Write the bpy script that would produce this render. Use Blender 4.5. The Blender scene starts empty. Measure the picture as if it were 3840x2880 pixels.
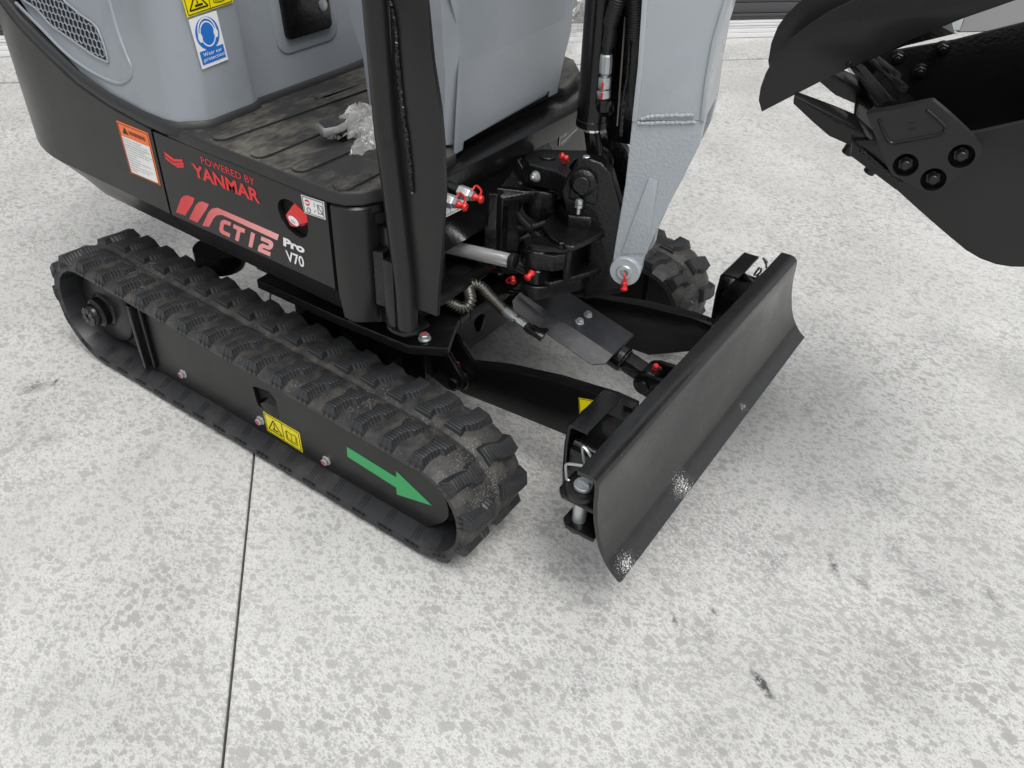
import bpy, bmesh, math, random
from mathutils import Vector, Matrix, Euler, noise
from mathutils.geometry import tessellate_polygon
random.seed(7)
R_ = math.radians
scene = bpy.context.scene
COL = scene.collection

# ------------------------------------------------------------------ camera
cam_d = bpy.data.cameras.new('camera'); cam = bpy.data.objects.new('camera', cam_d); COL.objects.link(cam)
scene.camera = cam
cam_pos = Vector((1.13657527, -1.33697415, 1.25944176))
YAW, PIT, ROL, FOC = 2.14549676, 0.65928305, 0.05290304, 3.10115186
fw = Vector((math.cos(YAW)*math.cos(PIT), math.sin(YAW)*math.cos(PIT), -math.sin(PIT)))
rt = Vector((math.sin(YAW), -math.cos(YAW), 0)); up = rt.cross(fw)
r2 = rt*math.cos(ROL)+up*math.sin(ROL); u2 = -rt*math.sin(ROL)+up*math.cos(ROL)
M = Matrix((( r2.x, u2.x, -fw.x, cam_pos.x), (r2.y, u2.y, -fw.y, cam_pos.y), (r2.z, u2.z, -fw.z, cam_pos.z), (0, 0, 0, 1)))
cam.matrix_world = M
cam_d.sensor_width = 36; cam_d.lens = 36*FOC*1000/3840; cam_d.clip_start = .02; cam_d.clip_end = 500

# ------------------------------------------------------------------ world, sun, exposure
w = bpy.data.worlds.new('World'); scene.world = w; w.use_nodes = True
nt = w.node_tree; nt.nodes.clear()
sky = nt.nodes.new('ShaderNodeTexSky'); sky.sky_type = 'NISHITA'; sky.sun_disc = False
SUN_EL, SUN_AZ = R_(66), R_(-30)          # azimuth of the sun, counted from +X towards +Y
sky.sun_elevation = SUN_EL; sky.sun_rotation = R_(90)-SUN_AZ
sky.air_density = 1.6; sky.dust_density = 6; sky.ozone_density = 1.5
hs = nt.nodes.new('ShaderNodeHueSaturation'); hs.inputs['Saturation'].default_value = .14
bg = nt.nodes.new('ShaderNodeBackground'); bg.inputs['Strength'].default_value = .15
wo = nt.nodes.new('ShaderNodeOutputWorld')
nt.links.new(sky.outputs[0], hs.inputs['Color']); nt.links.new(hs.outputs[0], bg.inputs[0]); nt.links.new(bg.outputs[0], wo.inputs[0])
sl = bpy.data.lights.new('sun', 'SUN'); sl.energy = .5; sl.angle = R_(28); sl.color = (1, .975, .94)
so = bpy.data.objects.new('sun', sl); COL.objects.link(so)
sd = Vector((math.cos(SUN_EL)*math.cos(SUN_AZ), math.cos(SUN_EL)*math.sin(SUN_AZ), math.sin(SUN_EL)))
so.rotation_euler = sd.to_track_quat('Z', 'Y').to_euler(); so.location = sd*20
scene.view_settings.view_transform = 'Standard'; scene.view_settings.look = 'None'
scene.view_settings.exposure = .2; scene.view_settings.gamma = 1
scene.render.engine = 'CYCLES'

# ------------------------------------------------------------------ materials
def mat(name, col, rough=.5, metal=0, coat=0, bump=0, bscale=60, bdetail=3, rvar=0, dirt=None, dscale=12, dlow=.5, dhigh=.7, spec=.5, trans=0, bdist=.004, specks=None):
    m = bpy.data.materials.new(name); m.use_nodes = True
    t = m.node_tree; N = t.nodes; L = t.links; b = N['Principled BSDF']
    b.inputs['Base Color'].default_value = (*col, 1); b.inputs['Roughness'].default_value = rough
    b.inputs['Metallic'].default_value = metal; b.inputs['Coat Weight'].default_value = coat
    b.inputs['Coat Roughness'].default_value = .08; b.inputs['Specular IOR Level'].default_value = spec
    b.inputs['Transmission Weight'].default_value = trans
    tc = N.new('ShaderNodeTexCoord')
    def ns(sc, det=3, ro=.55, vec=None):
        n = N.new('ShaderNodeTexNoise'); n.inputs['Scale'].default_value = sc; n.inputs['Detail'].default_value = det
        n.inputs['Roughness'].default_value = ro; L.new(vec or tc.outputs['Object'], n.inputs['Vector']); return n
    def mr(src, a, b_, c, d):
        n = N.new('ShaderNodeMapRange'); n.inputs[1].default_value = a; n.inputs[2].default_value = b_
        n.inputs[3].default_value = c; n.inputs[4].default_value = d; L.new(src, n.inputs[0]); return n.outputs[0]
    if rvar: L.new(mr(ns(9, 4).outputs[0], .3, .7, max(.02, rough-rvar), rough+rvar), b.inputs['Roughness'])
    colsrc = None
    if dirt:
        mx = N.new('ShaderNodeMix'); mx.data_type = 'RGBA'; mx.inputs[6].default_value = (*col, 1); mx.inputs[7].default_value = (*dirt, 1)
        L.new(mr(ns(dscale, 6, .65).outputs[0], dlow, dhigh, 0, 1), mx.inputs[0]); colsrc = mx.outputs[2]
    if specks:
        v = N.new('ShaderNodeTexVoronoi'); v.inputs['Scale'].default_value = specks[1]; L.new(tc.outputs['Object'], v.inputs['Vector'])
        nn = ns(9, 4); th = mr(nn.outputs[0], .4, .66, 0, specks[2])
        lt = N.new('ShaderNodeMath'); lt.operation = 'LESS_THAN'; L.new(v.outputs['Distance'], lt.inputs[0]); L.new(th, lt.inputs[1])
        mx = N.new('ShaderNodeMix'); mx.data_type = 'RGBA'; mx.inputs[6].default_value = (*col, 1); mx.inputs[7].default_value = (*specks[0], 1)
        if colsrc: L.new(colsrc, mx.inputs[6])
        L.new(lt.outputs[0], mx.inputs[0]); colsrc = mx.outputs[2]
    if colsrc: L.new(colsrc, b.inputs['Base Color'])
    if bump:
        bp = N.new('ShaderNodeBump'); bp.inputs['Strength'].default_value = bump; bp.inputs['Distance'].default_value = bdist
        L.new(ns(bscale, bdetail).outputs[0], bp.inputs['Height']); L.new(bp.outputs[0], b.inputs['Normal'])
    return m
BLK = mat('black_paint', (.0055, .0055, .006), .19, coat=.12, bump=.14, bscale=140, rvar=.06, spec=.34, dirt=(.010, .010, .010), dscale=30, dlow=.55, dhigh=.9)
SAT = mat('satin_black_paint', (.011, .011, .0113), .33, coat=.05, spec=.40, rvar=.06, bump=.04, bscale=90, dirt=(.012, .012, .0118), dscale=14, dlow=.45, dhigh=.9)
CAST = mat('cast_black', (.004, .004, .0045), .17, coat=.2, spec=.4, bump=.75, bscale=170, bdetail=4, rvar=.08, bdist=.003)
BLADE = mat('blade_black', (.012, .012, .0125), .3, coat=.3, rvar=.08, bump=.03, bscale=50, dirt=(.02, .02, .02), dscale=25, dlow=.5, dhigh=.85, specks=((.5, .5, .48), 230, .09))
GUARD = mat('guard_black', (.022, .023, .028), .36, coat=.2, rvar=.1, bump=.1, bscale=200, dirt=(.05, .05, .056), dscale=60, dlow=.5, dhigh=.8)
DARK = mat('dark_void', (.004, .004, .004), .8)
GREY = mat('grey_plastic', (.255, .28, .31), .38, coat=.15, rvar=.05, bump=.05, bscale=120, dirt=(.2, .22, .25), dscale=7, dlow=.55, dhigh=.85)
ARMG = mat('arm_grey_paint', (.38, .415, .445), .3, coat=.35, rvar=.06, bump=.08, bscale=60, dirt=(.36, .4, .44), dscale=10, dlow=.5, dhigh=.8)
ARMC = mat('arm_grey_cast', (.36, .395, .425), .34, coat=.3, bump=.35, bscale=170, rvar=.06, dirt=(.33, .37, .41), dscale=20, dlow=.5, dhigh=.8)
RUB = mat('rubber', (.019, .020, .0215), .5, bump=.35, bscale=60, rvar=.14, dirt=(.062, .057, .05), dscale=34, dlow=.42, dhigh=.68, specks=((.12, .115, .105), 200, .36))
RUBI = mat('rubber_inner', (.021, .022, .025), .42, bump=.1, bscale=60, rvar=.08, dirt=(.05, .048, .045), dscale=20, dlow=.5, dhigh=.8, specks=((.12, .12, .12), 260, .14))
MAT = mat('floor_mat_rubber', (.022, .022, .022), .55, bump=.2, bscale=90, rvar=.1)
GSK = mat('gasket_rubber', (.02, .021, .022), .5, bump=.15, bscale=120)
ZINC = mat('zinc', (.52, .55, .56), .34, metal=.72, bump=.15, bscale=150, rvar=.12)
CHR = mat('chrome', (.95, .95, .95), .12, metal=.7)
ALU = mat('aluminium', (.75, .75, .75), .35, metal=1, rvar=.1)
RED = mat('red_plastic', (.60, .018, .014), .35, coat=.2)
REDP = mat('red_paint_mark', (.42, .09, .10), .5)
ORG = mat('orange_print', (.85, .18, .04), .4)
YEL = mat('yellow_print', (.85, .72, .0), .35, coat=.2)
WHT = mat('white_print', (.8, .8, .8), .4)
BLU = mat('blue_print', (.02, .16, .55), .4)
INK = mat('black_print', (.01, .01, .01), .5)
GRN = mat('green_print', (.045, .40, .13), .4)
RDD = mat('red_print', (.68, .02, .025), .35)
HOSE = mat('hose_black', (.01, .01, .011), .45, bump=.1, bscale=200)
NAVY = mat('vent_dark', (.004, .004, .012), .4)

def floor_mat_dust():
    t = MAT.node_tree; N = t.nodes; L = t.links; b = N['Principled BSDF']
    tc = N.new('ShaderNodeTexCoord'); mp = N.new('ShaderNodeMapping'); mp.inputs['Scale'].default_value = (1, .38, 1); mp.inputs['Rotation'].default_value = (0, 0, .5)
    L.new(tc.outputs['Object'], mp.inputs[0])
    a = N.new('ShaderNodeTexNoise'); a.inputs['Scale'].default_value = 60; a.inputs['Detail'].default_value = 10; a.inputs['Roughness'].default_value = .72; a.inputs['Distortion'].default_value = 1.4
    c = N.new('ShaderNodeTexNoise'); c.inputs['Scale'].default_value = 7; c.inputs['Detail'].default_value = 3
    L.new(mp.outputs[0], a.inputs[0]); L.new(tc.outputs['Object'], c.inputs[0])
    mu = N.new('ShaderNodeMath'); mu.operation = 'MULTIPLY'; L.new(a.outputs[0], mu.inputs[0]); L.new(c.outputs[0], mu.inputs[1])
    r = N.new('ShaderNodeMapRange'); r.inputs[1].default_value = .2; r.inputs[2].default_value = .40; L.new(mu.outputs[0], r.inputs[0])
    ge = N.new('ShaderNodeNewGeometry'); sn = N.new('ShaderNodeSeparateXYZ'); L.new(ge.outputs['Normal'], sn.inputs[0])
    nz = N.new('ShaderNodeMapRange'); nz.inputs[1].default_value = .8; nz.inputs[2].default_value = .98; L.new(sn.outputs[2], nz.inputs[0])
    m2 = N.new('ShaderNodeMath'); m2.operation = 'MULTIPLY'; L.new(r.outputs[0], m2.inputs[0]); L.new(nz.outputs[0], m2.inputs[1])
    mx = N.new('ShaderNodeMix'); mx.data_type = 'RGBA'; mx.inputs[6].default_value = (.020, .020, .020, 1); mx.inputs[7].default_value = (.14, .128, .105, 1)
    L.new(m2.outputs[0], mx.inputs[0]); L.new(mx.outputs[2], b.inputs['Base Color'])
floor_mat_dust()

def grad_print():  # film sheen painted in as a gradient from red to pink
    m = mat('red_sheen_print', (.7, .03, .03), .3, coat=.3); t = m.node_tree; N = t.nodes; L = t.links
    tc = N.new('ShaderNodeTexCoord'); sx = N.new('ShaderNodeSeparateXYZ'); L.new(tc.outputs['Object'], sx.inputs[0])
    r = N.new('ShaderNodeMapRange'); r.inputs[1].default_value = -.22; r.inputs[2].default_value = .07; L.new(sx.outputs[0], r.inputs[0])
    mx = N.new('ShaderNodeMix'); mx.data_type = 'RGBA'; mx.inputs[6].default_value = (.62, .015, .02, 1); mx.inputs[7].default_value = (.85, .42, .42, 1)
    L.new(r.outputs[0], mx.inputs[0]); L.new(mx.outputs[2], N['Principled BSDF'].inputs['Base Color']); return m
SHEEN = grad_print()

def lug_mat():
    m = mat('lug_rubber', (.023, .0245, .027), .48, rvar=.12, dirt=(.045, .042, .038), dscale=50, dlow=.52, dhigh=.78, specks=((.13, .125, .115), 240, .12)); t = m.node_tree; N = t.nodes; L = t.links
    tc = N.new('ShaderNodeTexCoord'); wv = N.new('ShaderNodeTexWave'); wv.bands_direction = 'Y'; wv.inputs['Scale'].default_value = 44; wv.inputs['Distortion'].default_value = .15
    L.new(tc.outputs['Object'], wv.inputs[0]); r = N.new('ShaderNodeMapRange'); r.inputs[1].default_value = 0; r.inputs[2].default_value = .16; L.new(wv.outputs['Fac'], r.inputs[0])
    bp = N.new('ShaderNodeBump'); bp.inputs['Strength'].default_value = .9; bp.inputs['Distance'].default_value = .004
    L.new(r.outputs[0], bp.inputs['Height']); L.new(bp.outputs[0], N['Principled BSDF'].inputs['Normal']); return m
LUG = lug_mat()

def blade_powder():
    # chalky white powder scraped along the lower cutting edge of the blade
    t = BLADE.node_tree; N = t.nodes; L = t.links; b = N['Principled BSDF']; src = b.inputs['Base Color'].links[0].from_socket
    tc = N.new('ShaderNodeTexCoord'); prod = None
    fac = None
    for cx, cy, cz, rad in ((.80, -.20, .155, .05), (.805, -.43, .150, .04), (.80, .10, .155, .018)):
        vm = N.new('ShaderNodeVectorMath'); vm.operation = 'DISTANCE'; vm.inputs[1].default_value = (cx, cy, cz); L.new(tc.outputs['Object'], vm.inputs[0])
        r = N.new('ShaderNodeMapRange'); r.inputs[1].default_value = 0; r.inputs[2].default_value = rad; r.inputs[3].default_value = 1; r.inputs[4].default_value = 0; L.new(vm.outputs['Value'], r.inputs[0])
        if fac is None: fac = r.outputs[0]
        else:
            a = N.new('ShaderNodeMath'); a.operation = 'MAXIMUM'; L.new(fac, a.inputs[0]); L.new(r.outputs[0], a.inputs[1]); fac = a.outputs[0]
    n = N.new('ShaderNodeTexNoise'); n.inputs['Scale'].default_value = 420; n.inputs['Detail'].default_value = 3; L.new(tc.outputs['Object'], n.inputs[0])
    a = N.new('ShaderNodeMath'); a.operation = 'MULTIPLY_ADD'; a.inputs[1].default_value = .27; L.new(fac, a.inputs[0]); L.new(n.outputs[0], a.inputs[2])
    r = N.new('ShaderNodeMapRange'); r.inputs[1].default_value = .72; r.inputs[2].default_value = .84; L.new(a.outputs[0], r.inputs[0])
    mx = N.new('ShaderNodeMix'); mx.data_type = 'RGBA'; mx.inputs[7].default_value = (.75, .75, .73, 1); L.new(src, mx.inputs[6]); L.new(r.outputs[0], mx.inputs[0]); L.new(mx.outputs[2], b.inputs['Base Color'])
blade_powder()

def concrete_mat():
    m = bpy.data.materials.new('concrete'); m.use_nodes = True; t = m.node_tree; N = t.nodes; L = t.links; b = N['Principled BSDF']
    tc = N.new('ShaderNodeTexCoord')
    def mapping(rot, sc):
        mp = N.new('ShaderNodeMapping'); mp.inputs['Rotation'].default_value = (0, 0, rot); mp.inputs['Scale'].default_value = sc; L.new(tc.outputs['Object'], mp.inputs[0]); return mp.outputs[0]
    def ns(sc, det=4, ro=.6, vec=None, dist=0):
        n = N.new('ShaderNodeTexNoise'); n.inputs['Scale'].default_value = sc; n.inputs['Detail'].default_value = det; n.inputs['Roughness'].default_value = ro; n.inputs['Distortion'].default_value = dist
        L.new(vec or tc.outputs['Object'], n.inputs['Vector']); return n.outputs[0]
    def mr(src, a, b_, c=0, d=1):
        n = N.new('ShaderNodeMapRange'); n.inputs[1].default_value = a; n.inputs[2].default_value = b_; n.inputs[3].default_value = c; n.inputs[4].default_value = d; L.new(src, n.inputs[0]); return n.outputs[0]
    def op(o, x, y):
        n = N.new('ShaderNodeMath'); n.operation = o
        for i, s in enumerate((x, y)):
            if isinstance(s, (int, float)): n.inputs[i].default_value = s
            else: L.new(s, n.inputs[i])
        return n.outputs[0]
    def mix(f, a, c):
        n = N.new('ShaderNodeMix'); n.data_type = 'RGBA'; L.new(f, n.inputs[0])
        if isinstance(a, tuple): n.inputs[6].default_value = (*a, 1)
        else: L.new(a, n.inputs[6])
        if isinstance(c, tuple): n.inputs[7].default_value = (*c, 1)
        else: L.new(c, n.inputs[7])
        return n.outputs[2]
    JD = R_(45.3)                                    # brushed along the joint
    brush = mapping(JD, (1.1, 16, 1)); stretch = mapping(JD, (.74, 1, 1))
    # irregular drying drops: jittered cells with a wobbling edge and a random radius
    warp = N.new('ShaderNodeTexNoise'); warp.inputs['Scale'].default_value = 110; warp.inputs['Detail'].default_value = 5; warp.inputs['Roughness'].default_value = .7; L.new(mapping(JD, (.6, 1.3, 1)), warp.inputs[0])
    wv = N.new('ShaderNodeVectorMath'); wv.operation = 'MULTIPLY_ADD'; wv.inputs[1].default_value = (.02, .011, 0); L.new(warp.outputs['Color'], wv.inputs[0]); L.new(stretch, wv.inputs[2])
    def drops(scale, rmin, rmax, keep):
        v = N.new('ShaderNodeTexVoronoi'); v.inputs['Scale'].default_value = scale; L.new(wv.outputs[0], v.inputs['Vector'])
        sp = N.new('ShaderNodeSeparateColor'); L.new(v.outputs['Color'], sp.inputs[0])
        rad = mr(sp.outputs[0], keep, 1, rmin, rmax)
        on = op('GREATER_THAN', sp.outputs[0], keep)
        d = op('SUBTRACT', rad, v.outputs['Distance'])
        return op('MULTIPLY', mr(d, -.02, .04), on)
    big = drops(50, .15, .54, .76); mid = drops(96, .14, .62, .36); sml = drops(230, .2, .62, .30)
    dens = mr(ns(2.2, 3), .3, .6, .6, 1.1)
    dr = op('MAXIMUM', big, op('MAXIMUM', op('MULTIPLY', mid, .95), op('MULTIPLY', sml, .8)))
    dr = op('MULTIPLY', dr, dens)
    cl = mr(ns(2.6, 3), .38, .62, .04, -.05)
    blotch = mr(op('SUBTRACT', ns(74, 7, .78, vec=mapping(JD, (.6, 1.1, 1))), cl), .555, .59)
    dr = op('MAXIMUM', dr, op('MULTIPLY', blotch, .85))
    base = mix(mr(ns(3, 5), .3, .7), (.53, .532, .522), (.68, .682, .672))
    base = mix(mr(ns(330, 3, .75), .47, .62, 0, .62), base, (.36, .352, .335))
    base = mix(op('MULTIPLY', mr(ns(60, 3, .6, vec=brush), .48, .66), .5), base, (.38, .375, .36))
    base = mix(op('MULTIPLY', dr, op('ADD', .56, mr(ns(200, 2, .6, vec=brush), .4, .6, 0, .3))), base, (.295, .293, .278))
    # dark tyre and rubber smudges with a grainy edge
    sm = mr(ns(1.7, 3, .5), .56, .74); gr = mr(ns(150, 3, .7, vec=stretch), .42, .62)
    base = mix(op('MULTIPLY', op('MULTIPLY', sm, gr), .6), base, (.2, .2, .205))
    st = mr(ns(5, 2, .5, vec=mapping(R_(20), (3, 1, 1))), .66, .76)
    base = mix(op('MULTIPLY', op('MULTIPLY', st, gr), .55), base, (.16, .165, .17))
    for (x, y, ang, ln, wd, k) in CONCRETE_MARKS:
        mp = N.new('ShaderNodeMapping'); mp.vector_type = 'TEXTURE'; mp.inputs['Location'].default_value = (x, y, 0); mp.inputs['Rotation'].default_value = (0, 0, ang); mp.inputs['Scale'].default_value = (ln, wd, 1e3)
        L.new(tc.outputs['Object'], mp.inputs[0]); le = N.new('ShaderNodeVectorMath'); le.operation = 'LENGTH'; L.new(mp.outputs[0], le.inputs[0])
        base = mix(op('MULTIPLY', op('MULTIPLY', mr(le.outputs['Value'], .15, 1.1, 1, 0), mr(ns(120, 4, .7, vec=stretch), .38, .58)), k), base, (.07, .07, .072))
    L.new(base, b.inputs['Base Color'])
    L.new(mr(dr, 0, 1, .85, .65), b.inputs['Roughness'])
    bp = N.new('ShaderNodeBump'); bp.inputs['Strength'].default_value = .35; bp.inputs['Distance'].default_value = .0015
    h = op('ADD', ns(300, 3, .7), op('MULTIPLY', ns(90, 3, .6, vec=brush), .8)); L.new(h, bp.inputs['Height']); L.new(bp.outputs[0], b.inputs['Normal'])
    return m
CONCRETE_MARKS = []
for (pa_, pb_), wd_, k_ in zip([[(1.048,-0.3812,0),(1.098,-0.4177,0)],[(1.063,-0.387,0),(1.083,-0.4054,0)],[(1.074,-0.0357,0),(1.11,-0.0891,0)],[(1.122,-0.059,0),(1.168,-0.0803,0)],[(0.8787,-0.3553,0),(0.905,-0.3862,0)],[(0.8883,-0.5154,0),(0.91,-0.5429,0)],[(0.9338,-0.3014,0),(0.9549,-0.3179,0)],[(-0.61,-0.6566,0),(-0.6293,-0.6256,0)],[(-0.6622,-0.7084,0),(-0.6198,-0.6529,0)],[(1.343,0.0637,0),(1.391,0.025,0)],[(-0.2248,-0.6954,0),(-0.2482,-0.6192,0)],[(1.197,0.0485,0),(1.328,-0.0348,0)],[(1.048,0.2374,0),(1.159,0.1622,0)],[(0.9041,-0.3492,0),(0.9957,-0.391,0)],[(1.07,-0.4878,0),(0.9912,-0.5851,0)],[(1.214,-0.1825,0),(1.329,-0.2986,0)],[(-0.1737,-0.4608,0),(-0.1674,-0.5958,0)],[(-0.4636,-0.8035,0),(-0.4208,-0.732,0)]],
        (.011, .007, .011, .012, .007, .008, .006, .006, .03, .02, .02, .06, .06, .05, .05, .06, .05, .03), (1.6, 1.6, .9, .8, .8, .5, .8, 1.3, .8, .6, .4, .35, .35, .3, .25, .25, .35, .35)):
    d_ = Vector(pb_)-Vector(pa_); c_ = (Vector(pa_)+Vector(pb_))/2; CONCRETE_MARKS.append((c_.x, c_.y, math.atan2(d_.y, d_.x), d_.length*.62, wd_, k_))
CON = concrete_mat()

# ------------------------------------------------------------------ mesh helpers
class MB:
    def __init__(s): s.v = []; s.f = []
    def add(s, v, f):
        o = len(s.v); s.v += [Vector(p) for p in v]; s.f += [[i+o for i in q] for q in f]; return s
    def prism(s, pts, vec):
        n = len(pts); vec = Vector(vec); a = [Vector(p) for p in pts]
        return s.add(a+[p+vec for p in a], [list(range(n))[::-1], list(range(n, 2*n))]+[[i, (i+1) % n, (i+1) % n+n, i+n] for i in range(n)])
    def holed(s, outer, holes, vec):
        vec = Vector(vec); loops = [[Vector(p) for p in outer]]+[[Vector(p) for p in h] for h in holes]
        flat = [p for l in loops for p in l]; tris = tessellate_polygon(loops); n = len(flat)
        f = [list(t) for t in tris]+[[i+n for i in t][::-1] for t in tris]; k = 0
        for l in loops:
            m_ = len(l); f += [[k+i, k+(i+1) % m_, k+(i+1) % m_+n, k+i+n] for i in range(m_)]; k += m_
        return s.add(flat+[p+vec for p in flat], f)
    def box(s, a, b):
        x0, y0, z0 = a; x1, y1, z1 = b
        return s.prism([(x0, y0, z0), (x1, y0, z0), (x1, y1, z0), (x0, y1, z0)], (0, 0, z1-z0))
    def lathe(s, prof, p, ax, seg=24):           # prof: (height along axis, radius)
        ax = Vector(ax).normalized(); p = Vector(p); a = ax.orthogonal().normalized(); b = ax.cross(a); vs = []; f = []
        for h, r in prof:
            for i in range(seg):
                t = 2*math.pi*i/seg; vs.append(p+ax*h+(a*math.cos(t)+b*math.sin(t))*max(r, 1e-5))
        for j in range(len(prof)-1):
            for i in range(seg): f.append([j*seg+i, j*seg+(i+1) % seg, (j+1)*seg+(i+1) % seg, (j+1)*seg+i])
        f.append(list(range(seg))[::-1]); f.append([(len(prof)-1)*seg+i for i in range(seg)])
        return s.add(vs, f)
    def cyl(s, p0, p1, r, seg=24, c=.0):
        p0 = Vector(p0); p1 = Vector(p1); h = (p1-p0).length
        pr = [(0, r), (h, r)] if not c else [(0, r-c), (c, r), (h-c, r), (h, r-c)]
        return s.lathe(pr, p0, p1-p0, seg)
    def sweep(s, pts, rad, seg=10, ridge=None):
        P = [Vector(p) for p in pts]; n = len(P); vs = []; f = []; ref = None
        for i, p in enumerate(P):
            t = (P[min(i+1, n-1)]-P[max(i-1, 0)]).normalized()
            if ref is None: ref = t.orthogonal().normalized()
            ref = (ref-t*ref.dot(t)).normalized(); b = t.cross(ref)
            r = rad(i) if callable(rad) else rad
            for k in range(seg):
                a = 2*math.pi*k/seg; vs.append(p+(ref*math.cos(a)+b*math.sin(a))*r)
        for j in range(n-1):
            for k in range(seg): f.append([j*seg+k, j*seg+(k+1) % seg, (j+1)*seg+(k+1) % seg, (j+1)*seg+k])
        f.append(list(range(seg))[::-1]); f.append([(n-1)*seg+k for k in range(seg)])
        return s.add(vs, f)
    def build(s, name, m, parent=None, bevel=0, bseg=2, sharp=32, smooth=True):
        me = bpy.data.meshes.new(name); bm = bmesh.new()
        vs = [bm.verts.new(p) for p in s.v]
        for q in s.f:
            try: bm.faces.new([vs[i] for i in q])
            except ValueError: pass
        bmesh.ops.recalc_face_normals(bm, faces=bm.faces[:])
        if bevel:
            bmesh.ops.remove_doubles(bm, verts=bm.verts[:], dist=1e-5)
            bm.normal_update()
            ed = [e for e in bm.edges if len(e.link_faces) == 2 and e.calc_face_angle(0) > R_(30)]
            bmesh.ops.bevel(bm, geom=ed, offset=bevel, segments=bseg, profile=.6, affect='EDGES', clamp_overlap=True)
        bm.to_mesh(me); bm.free()
        if smooth:
            me.shade_smooth(); me.set_sharp_from_angle(angle=R_(sharp))
        me.materials.append(m); o = bpy.data.objects.new(name, me); COL.objects.link(o)
        if parent: o.parent = parent
        return o
def smooth_path(pts, n=12):
    P = [Vector(p) for p in pts]; out = []
    for i in range(len(P)-1):
        a, b, c, d = P[max(i-1, 0)], P[i], P[i+1], P[min(i+2, len(P)-1)]
        for k in range(n):
            t = k/n; out.append(.5*((2*b)+(c-a)*t+(2*a-5*b+4*c-d)*t*t+(3*b-a-3*c+d)*t**3))
    return out+[P[-1]]
def empty(name, loc, label, cat, group=None):
    o = bpy.data.objects.new(name, None); COL.objects.link(o); o.location = loc; o['label'] = label; o['category'] = cat; o.empty_display_size = .1
    if group: o['group'] = group
    return o
def rrect(x0, x1, z0, z1, r, n=5):             # rounded rectangle as 2D points
    out = []
    for cx, cz, a0 in ((x1-r, z0+r, -90), (x1-r, z1-r, 0), (x0+r, z1-r, 90), (x0+r, z0+r, 180)):
        for k in range(n+1):
            a = R_(a0+90*k/n); out.append((cx+r*math.cos(a), cz+r*math.sin(a)))
    return out
def ell(cx, cz, rx, rz, n=24, rot=0):
    return [(cx+rx*math.cos(t)*math.cos(rot)-rz*math.sin(t)*math.sin(rot), cz+rx*math.cos(t)*math.sin(rot)+rz*math.sin(t)*math.cos(rot)) for t in [2*math.pi*i/n for i in range(n)]]
def atY(pts, y): return [(p[0], y, p[1]) for p in pts]
def hexbolt(name, p, ax, s=.009, m=None, parent=None, washer=True, stub=0, mark=False, label=None):
    m = m or ZINC; ax = Vector(ax).normalized(); p = Vector(p); b = MB()
    if washer: b.lathe([(0, s*1.28), (s*.22, s*1.28), (s*.3, s*1.1)], p, ax, 20)
    b.lathe([(s*.2, s*1.0), (s*1.0, s*1.0), (s*1.15, s*.85)], p, ax, 6)
    if stub: b.lathe([(s, s*.55), (s+stub, s*.55), (s+stub+.002, s*.42)], p, ax, 12)
    o = b.build(name, m, parent)
    if label: o['label'] = label
    if mark: MB().lathe([(0, s*.7), (.0006, s*.7)], p+ax*(s*1.15), ax, 6).build('paint_mark', REDP, o)
    return o
def grease_cap(p, ax, s=1, parent=None, tail=True):
    ax = Vector(ax).normalized(); p = Vector(p); b = MB()
    b.lathe([(0, .0055*s), (.003*s, .0062*s), (.006*s, .0045*s), (.011*s, .0045*s), (.013*s, .0068*s), (.016*s, .0055*s)], p, ax, 14)
    if tail:
        q = p+ax*.008*s; side = ax.orthogonal().normalized()
        b.sweep(smooth_path([q, q+side*.012*s, q+side*.017*s-ax*.012*s, q+side*.006*s-ax*.014*s], 5), .0016*s, 6)
    return b.build('grease_cap', RED, parent)
_bfont = {}
def textmesh(name, s, m, parent, org, xd, yd, width=None, height=None, bold=0, lift=.0006, shear=0, spacing=1):
    """text laid from org along xd (width m) and up yd (height m)"""
    cu = bpy.data.curves.new('t', 'FONT'); cu.body = s; cu.size = 1; cu.offset = bold; cu.shear = shear; cu.space_character = spacing; cu.resolution_u = 3
    o = bpy.data.objects.new('t', cu); COL.objects.link(o); bpy.context.view_layer.update()
    dg = bpy.context.evaluated_depsgraph_get(); me = bpy.data.meshes.new_from_object(o.evaluated_get(dg))
    bpy.data.objects.remove(o); xs = [v.co.x for v in me.vertices]; ys = [v.co.y for v in me.vertices]
    x0, x1, y0, y1 = min(xs), max(xs), min(ys), max(ys)
    sy = height/(y1-y0) if height else width/(x1-x0); sx = width/(x1-x0) if width else sy
    xd = Vector(xd).normalized(); yd = Vector(yd).normalized(); nrm = xd.cross(yd); org = Vector(org)+nrm*lift
    for v in me.vertices: v.co = org+xd*(v.co.x-x0)*sx+yd*(v.co.y-y0)*sy
    me.name = name; me.materials.clear(); me.materials.append(m); ob = bpy.data.objects.new(name, me); COL.objects.link(ob); ob.parent = parent
    return ob
def flat(name, pts, m, parent, nrm, t=.0005):
    return MB().prism([Vector(p) for p in pts], Vector(nrm).normalized()*t).build(name, m, parent, smooth=False)
PHI = R_(15); BU = Vector((math.cos(PHI), math.sin(PHI), 0)); BW = Vector((-math.sin(PHI), math.cos(PHI), 0)); BC = Vector((.325, 0, 0))
def bf(u, l, z): return BC+BU*u+BW*l+Vector((0, 0, z))

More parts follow.
